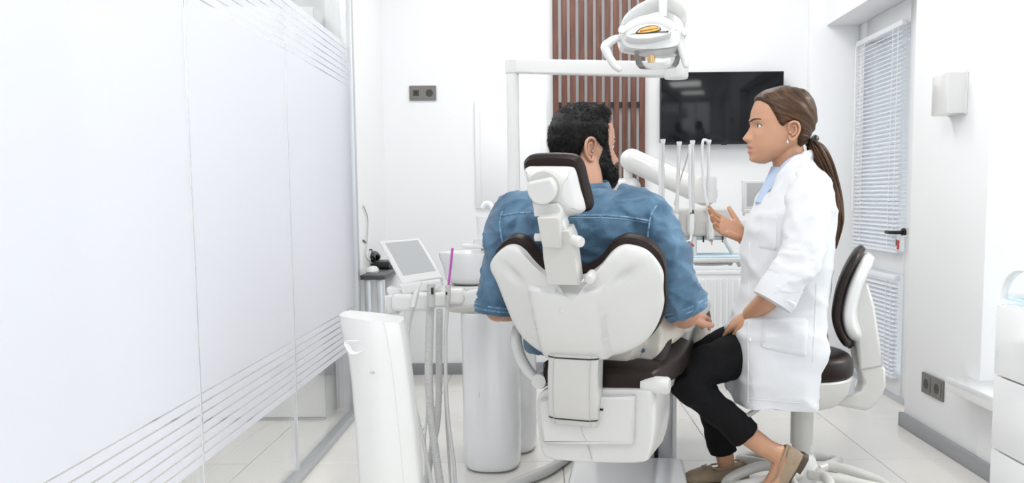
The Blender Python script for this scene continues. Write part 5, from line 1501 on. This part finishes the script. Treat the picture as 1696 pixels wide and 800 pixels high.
# loafers: tilted near one standing on its toe, far one flat
def loafer(fr, name='loafer'):
    """fr: r = heel->toe, u = up from sole, n = across; origin under the heel"""
    Lg_ = .235
    prof = [(0.0, .018, .056), (.01, .026, .060), (.04, .032, .058), (.08, .033, .050), (.12, .036, .042), (.16, .041, .048), (.20, .039, .036), (.228, .026, .024), (.238, .012, .014)]
    rings = []
    for x, hw2, h in prof:
        rings.append([fr.p(x, .006 + (h - .006) * (0 if k < 0 else k), s2 * hw2) for s2, k in ((-.96, 0), (-1, .35), (-.86, .78), (-.5, .98), (0, 1.0), (.5, .98), (.86, .78), (1, .35), (.96, 0))])
    bm = bmesh.new(); b_loft(bm, rings)
    up_ = finish(name, bm, 'loafer', wo, 60)
    # topline rim, tongue strap, sole, heel
    rim = [fr.p(x, y, z) for x, y, z in ((.002, .060, 0), (.02, .062, .022), (.06, .058, .030), (.10, .050, .030), (.125, .050, .022), (.135, .052, 0), (.125, .050, -.022), (.10, .050, -.030), (.06, .058, -.030), (.02, .062, -.022), (.002, .060, 0))]
    tube('topline', rim, .0032, 'loafer', up_, 8, 5)
    b2 = bmesh.new()
    b_loft(b2, [[fr.p(x, y + dy, z) for z, dy in ((-.035, -.012), (-.02, .002), (0, .005), (.02, .002), (.035, -.012))] + [fr.p(x, y - .006, z) for z in (.03, 0, -.03)] for x, y in ((.135, .048), (.145, .050), (.160, .049))])
    finish('strap', b2, 'loafer', up_, 50)
    tube('bit', [fr.p(.150, .056, -.014), fr.p(.150, .058, 0), fr.p(.150, .056, .014)], .0025, 'chrome', up_, 8)
    b3 = bmesh.new()
    b_loft(b3, [[fr.p(x, y, s2 * hw2) for y, s2 in ((0, -1), (0, 1), (.007, 1), (.007, -1))] for x, hw2 in ((-.003, .012), (.004, .024), (.04, .031), (.09, .029), (.16, .042), (.20, .040), (.23, .026), (.242, .010))])
    finish('sole', b3, 'dark_sole', up_, 50)
    b4 = bmesh.new()
    b_loft(b4, [[fr.p(x, y, s2 * hw2) for y, s2 in ((-.013, -1), (-.013, 1), (.001, 1), (.001, -1))] for x, hw2 in ((-.005, .012), (.006, .026), (.04, .031), (.058, .030))])
    finish('heel', b4, 'dark_sole', up_, 50)
    return up_
h0 = P(1331, 752, 2.605); t0 = P(1268, 852, 2.60)
r_ = (t0 - h0).normalized()
upn = V(-r_.z, 0, r_.x)
if upn.x > 0: upn = -upn
loafer(Frame(h0, r_, upn, V(0, 1, 0)))
g0 = PZ(1240, 812, 0.014); g0 = V(P(1238, 800, 2.90).x, 2.90, .013)
loafer(Frame(g0, (-1, -0.12, 0), (0, 0, 1), (-0.12, 1, 0)))

# ------------------------------------------------------------------ man in the chair
MY = 2.36
mn_ = thing('person', 'bearded man in blue denim shirt sitting in the patient chair, seen from behind', 'person', V(P(960, 600, 2.5).x, 2.5, 0))
hdg = math.radians(68)
hf_m = HeadFrame(P(963, 241, 2.47), (math.sin(hdg), math.cos(hdg), -0.03), (-0.03, 0, 1), 0.96)
SM = head_surface(True)
bm = bmesh.new()
grid_mesh(bm, head_pts(hf_m, SM))
b_tube(bm, [P(962, 262, 2.455), P(965, 290, 2.43), P(968, 325, 2.41), P(965, 360, MY + .05)], [.056, .055, .056, .055], 20, 5)
b_tube(bm, [P(962, 365, MY + .05), P(958, 430, MY + .06), P(956, 520, MY + .12), P(958, 575, MY + .16)], [.07, .10, .10, .09], 20, 5)
lsh, lel = P(855, 368, 2.42), P(822, 508, 2.44)
rsh, rel = P(1070, 366, 2.30), P(1137, 505, 2.31)
b_tube(bm, [P(962, 372, MY + .03), lsh, lel], [.05, .05, .045], 16, 6)
b_tube(bm, [P(962, 372, MY + .03), rsh, rel], [.05, .05, .045], 16, 6)
lw = lel + FW * .25 + RT * .05 + V(0, 0, -.02)
rw = P(1136, 524, 2.50)
b_tube(bm, [lel, lel.lerp(lw, .4) + V(0, 0, -.005), lw], [.044, .042, .029], 16, 6)
b_tube(bm, [rel, P(1133, 520, 2.38), rw], [.044, .043, .029], 16, 6)
cur = [(.2, .35, .3)] * 4
hand(bm, lw, FW + V(.1, 0, -.15), (0, 0, -1), -1, cur, (.1, .03, -.03, -.1), [(.012, .022, .006), (.038, .042, .012), (.062, .056, .014), (.082, .06, .016)], 1.0, .027)
hand(bm, rw, FW + V(.22, 0, -.05), (-.3, 0, -1), 1, [(.3, .5, .4)] * 4, (.1, .03, -.03, -.1), [(.012, .022, .006), (.038, .042, .012), (.062, .056, .014), (.082, .06, .016)], 1.0, .027)
# legs along the seat
zs2 = zs_ + .10
def mp(a, fwd, z): return sp_(cxm + a, fwd, z)
for s2 in (-1, 1):
    b_tube(bm, [mp(s2 * .06, .12, zs2 + .04), mp(s2 * .10, .35, zs2 + .06), mp(s2 * .10, .60, zs2 + .07)], [.055, .058, .045], 16, 6)
    b_tube(bm, [mp(s2 * .10, .60, zs2 + .07), mp(s2 * .09, .82, zs2 - .02), mp(s2 * .09, 1.02, zs2 - .10), mp(s2 * .09, 1.10, zs2 - .13)], [.052, .050, .040, .035], 16, 6)
def ears_m(e):
    for s2 in (1, -1): ear(e, hf_m, s2, -.010, -.018, .066, .0775)
body_m = body_object('body', bm, 'skin_man', mn_, .0036, hf_m, SM, True, ears_m)
face_bits(hf_m, SM, body_m, man=True)
# short black hair
mh_poly = [(.080, .104), (.066, .088), (.056, .070), (.054, .045), (.055, .020), (.050, -.002), (.040, -.012), (.024, -.006), (.014, .008), (-.008, .013), (-.022, .004), (-.031, -.022), (-.030, -.055), (-.045, -.085), (-.15, -.08), (-.15, .15), (.06, .15), (.085, .125)]
off, t = shell_offsets(SM, mh_poly, .007, .007, .014)
Fg, Lg, Ug = SM
nzr = np.array([[noise.noise(V(float(Fg[i, j]) * 90, float(Lg[i, j]) * 90, float(Ug[i, j]) * 90)) for j in range(Fg.shape[1])] for i in range(Fg.shape[0])])
up_w = np.clip((Ug - .0) / .1, 0, 1)
off = off + t * (.0025 * nzr + .005 * up_w * np.clip(.4 + Fg / .1, 0, 1))
hr_ = shell_mesh('hair', hf_m, SM, off, 'black_hair', mn_)
def tufts(name, S, off, t, n, ln, r, m, parent, seed, lean, hf, mask=0.75):
    rs = np.random.RandomState(seed)
    N = shell_normals(S); Fg, L, U = S
    idx = np.argwhere(t > mask)
    # weight by area (rows near the poles are dense)
    wgt = np.array([max(1e-3, abs(math.sin(math.pi * i / (Fg.shape[0] - 1)))) for i, _ in idx]); wgt /= wgt.sum()
    pick = rs.choice(len(idx), n, p=wgt)
    vv, ff = [], []
    for k in pick:
        i, j = idx[k]
        nn = N[i, j]; b = np.array([Fg[i, j], L[i, j], U[i, j]]) + nn * (off[i, j] - .003)
        ld = np.array(lean(b)); d = nn * .55 + ld + rs.randn(3) * .22; d /= np.linalg.norm(d)
        side = np.cross(d, rs.randn(3)); side /= np.linalg.norm(side); s2 = np.cross(d, side)
        l_ = ln * rs.uniform(.6, 1.25)
        k0 = len(vv)
        for a in (0, 2.1, 4.2):
            q = b + (side * math.cos(a) + s2 * math.sin(a)) * r
            vv.append(hf.p(*map(float, q)))
        mid = b + d * l_ * .55
        for a in (0, 2.1, 4.2):
            q = mid + (side * math.cos(a) + s2 * math.sin(a)) * r * .7
            vv.append(hf.p(*map(float, q)))
        tip = b + d * l_ + ld * l_ * .25
        vv.append(hf.p(*map(float, tip)))
        for a in range(3):
            c = (a + 1) % 3
            ff.append((k0 + a, k0 + c, k0 + 3 + c, k0 + 3 + a)); ff.append((k0 + 3 + a, k0 + 3 + c, k0 + 6))
    me = bpy.data.meshes.new(name); me.from_pydata(vv, [], ff); me.materials.append(MATS[m])
    me.polygons.foreach_set('use_smooth', [True] * len(me.polygons))
    o = bpy.data.objects.new(name, me); o['kind'] = 'stuff'
    return link(o, parent)
def lean_m(b):
    f, l, u = b
    if u > .06: return (.8, 0, .1)
    return (.25 if f < 0 else .0, 0, -.75)
tufts('hair_strands', SM, off, t, 14000, .013, .0006, 'black_hair', hr_, 5, lean_m, hf_m)
# beard
bd_poly = [(.054, .010), (.040, .008), (.034, -.015), (.024, -.045), (.014, -.070), (.020, -.100), (.045, -.13), (.13, -.13), (.13, -.080), (.108, -.082), (.102, -.073), (.112, -.064), (.118, -.052), (.100, -.050), (.086, -.060), (.074, -.048), (.064, -.026)]
offb, tb_ = shell_offsets(SM, bd_poly, .006, .006, .008)
offb = offb + tb_ * (.002 * nzr + .009 * np.clip((-.060 - Ug) / .03, 0, 1) * np.clip((Fg - .05) / .04, 0, 1))
bd = shell_mesh('beard', hf_m, SM, offb, 'black_hair', mn_)
tufts('beard_strands', SM, offb, tb_, 8000, .008, .0006, 'black_hair', bd, 8, lambda b: (.25, 0, -.7), hf_m, .5)
# denim shirt: trunk and sleeves in one cloth
bm = bmesh.new()
spine = [(318, 972, .070, .066, -.005), (327, 970, .100, .074, -.004), (336, 966, .150, .088, 0), (347, 963, .188, .104, .005), (362, 961, .205, .118, .01), (390, 959, .212, .128, .02), (430, 957, .205, .13, .05), (480, 956, .19, .13, .08), (530, 956, .185, .13, .11), (570, 957, .19, .135, .13), (592, 958, .19, .135, .14)]
rings = []
for py, px0, w, d, back in spine:
    c = P(px0, py, MY) + FW * back
    c.z = P(px0, py, MY).z
    rings.append(sring(c, w, d, RT, FW, 2.5, 56))
b_loft(bm, rings)
b_tube(bm, [P(905, 352, 2.40), P(858, 366, 2.42), P(845, 400, 2.42), P(838, 440, 2.43), P(828, 480, 2.44), P(821, 512, 2.44)], [.070, .078, .073, .066, .060, .056], 32, 8)
b_tube(bm, [P(1020, 350, 2.32), P(1066, 364, 2.30), P(1086, 398, 2.295), P(1104, 440, 2.30), P(1123, 480, 2.305), P(1137, 513, 2.31)], [.070, .076, .073, .068, .062, .056], 32, 8)
sh_ = finish('denim_shirt', bm, 'denim', mn_, 180)
remesh(sh_, .006, 4, .5)
def sh_w(c):
    a = noise.noise(V(c.x * 7 + c.z * 9, c.y * 7, c.z * 11 - c.x * 5)) * .009
    b = noise.noise(V(c.x * 16 - c.z * 10, c.y * 12, c.z * 26)) * .006
    b2 = (1 - abs(noise.noise(V(c.x * 11 + 3, c.y * 8, c.z * 15 + c.x * 8)))) ** 4 * .008 + (1 - abs(noise.noise(V(c.x * 20 - c.z * 9, c.y * 14, c.z * 30 + 7)))) ** 6 * .005
    return a + b + b2
wrinkle(sh_, sh_w)
shb = bvh_of(sh_)
seam('yoke_seam', shb, [(830, 357), (860, 353), (890, 352)], .0026, 'denim_seam', sh_, lift=.0005)
seam('yoke_seam', shb, [(945, 357), (1000, 357), (1040, 360), (1075, 366)], .0026, 'denim_seam', sh_, lift=.0005)
seam('yoke_stitch', shb, [(945, 361), (1000, 361), (1040, 364), (1072, 369)], .0009, 'denim_thread', sh_, lift=.001)
seam('armhole_seam', shb, [(1088, 340), (1080, 352), (1075, 372), (1072, 400)], .0026, 'denim_seam', sh_, lift=.0005)
seam('armhole_seam', shb, [(832, 350), (828, 366), (829, 384), (832, 400)], .0026, 'denim_seam', sh_, lift=.0005)
for a, b, cxx in ((P(822, 500, 2.44), P(819.5, 518, 2.44), 0), (P(1131.5, 500, 2.31), P(1139.5, 519, 2.31), 0)):
    pts = [a, a.lerp(b, .5), b]
    bm = bmesh.new(); b_tube(bm, pts, [.0590, .0625, .0595], 36, 4)
    cf = finish('rolled_cuff', bm, 'denim', sh_, 60)
    wrinkle(cf, lambda c: noise.noise(V(c.x * 30, c.y * 30, c.z * 60)) * .004)
    d = (b - a)
    for k in (0.28, 0.62):
        b2 = bmesh.new(); c = a.lerp(b, k)
        ring = sring(c, .0622, .0622, d.cross(V(0, 1, 0)).normalized(), V(0, 1, 0), 2, 32)
        b_loft(b2, tube_rings(ring + [ring[0]], .0022, 6)); finish('cuff_fold', b2, 'denim_seam', cf)
# collar
bm = bmesh.new()
ncen = P(968, 312, 2.405)
rg = []
for dz, a, b in ((-.020, .082, .080), (-.005, .080, .077), (.012, .074, .071), (.022, .068, .066), (.020, .066, .064), (.0, .068, .066)):
    rg.append([p + V(0, 0, .010 * math.sin(2 * math.pi * k / 40 - .6)) for k, p in enumerate(sring(ncen + V(0, 0, dz), a, b, RT, FW, 2.1, 40))])
b_loft(bm, rg, False, False)
co_ = finish('collar', bm, 'denim', sh_, 80)
wrinkle(co_, lambda c: noise.noise(c * 22) * .003)
# cream trousers and shoes
bm = bmesh.new()
b_tube(bm, [mp(0, .02, zs2 + .05), mp(0, .16, zs2 + .05), mp(0, .26, zs2 + .05)], [.10, .115, .12], 28, 5, flat=1.0)
b_tube(bm, [P(1030, 580, 2.40), P(1060, 560, 2.44), P(1084, 535, 2.50)], [.032, .034, .03], 20, 5, rounded=True)
for s2 in (-1, 1):
    b_tube(bm, [mp(s2 * .07, .10, zs2 + .045), mp(s2 * .10, .35, zs2 + .06), mp(s2 * .10, .60, zs2 + .07)], [.088, .082, .068], 24, 6)
    b_tube(bm, [mp(s2 * .10, .60, zs2 + .07), mp(s2 * .09, .82, zs2 - .02), mp(s2 * .09, 1.02, zs2 - .10)], [.070, .066, .058], 24, 6)
tm_ = finish('trousers', bm, 'cream_cloth', mn_, 180)
remesh(tm_, .008, 3, .5)
wrinkle(tm_, lambda c: noise.noise(V(c.x * 18, c.y * 12, c.z * 26)) * .006)
for s2 in (-1, 1):
    a = mp(s2 * .09, 1.10, zs2 - .13)
    b_ = a + FW * .06 + V(0, 0, .12)
    tube('shoe', [a + V(0, 0, -.02) - FW * .02, a + V(0, 0, .02), a.lerp(b_, .6), b_], [.036, .042, .044, .03], 'dark_sole', mn_, 18, 6, rounded=True)
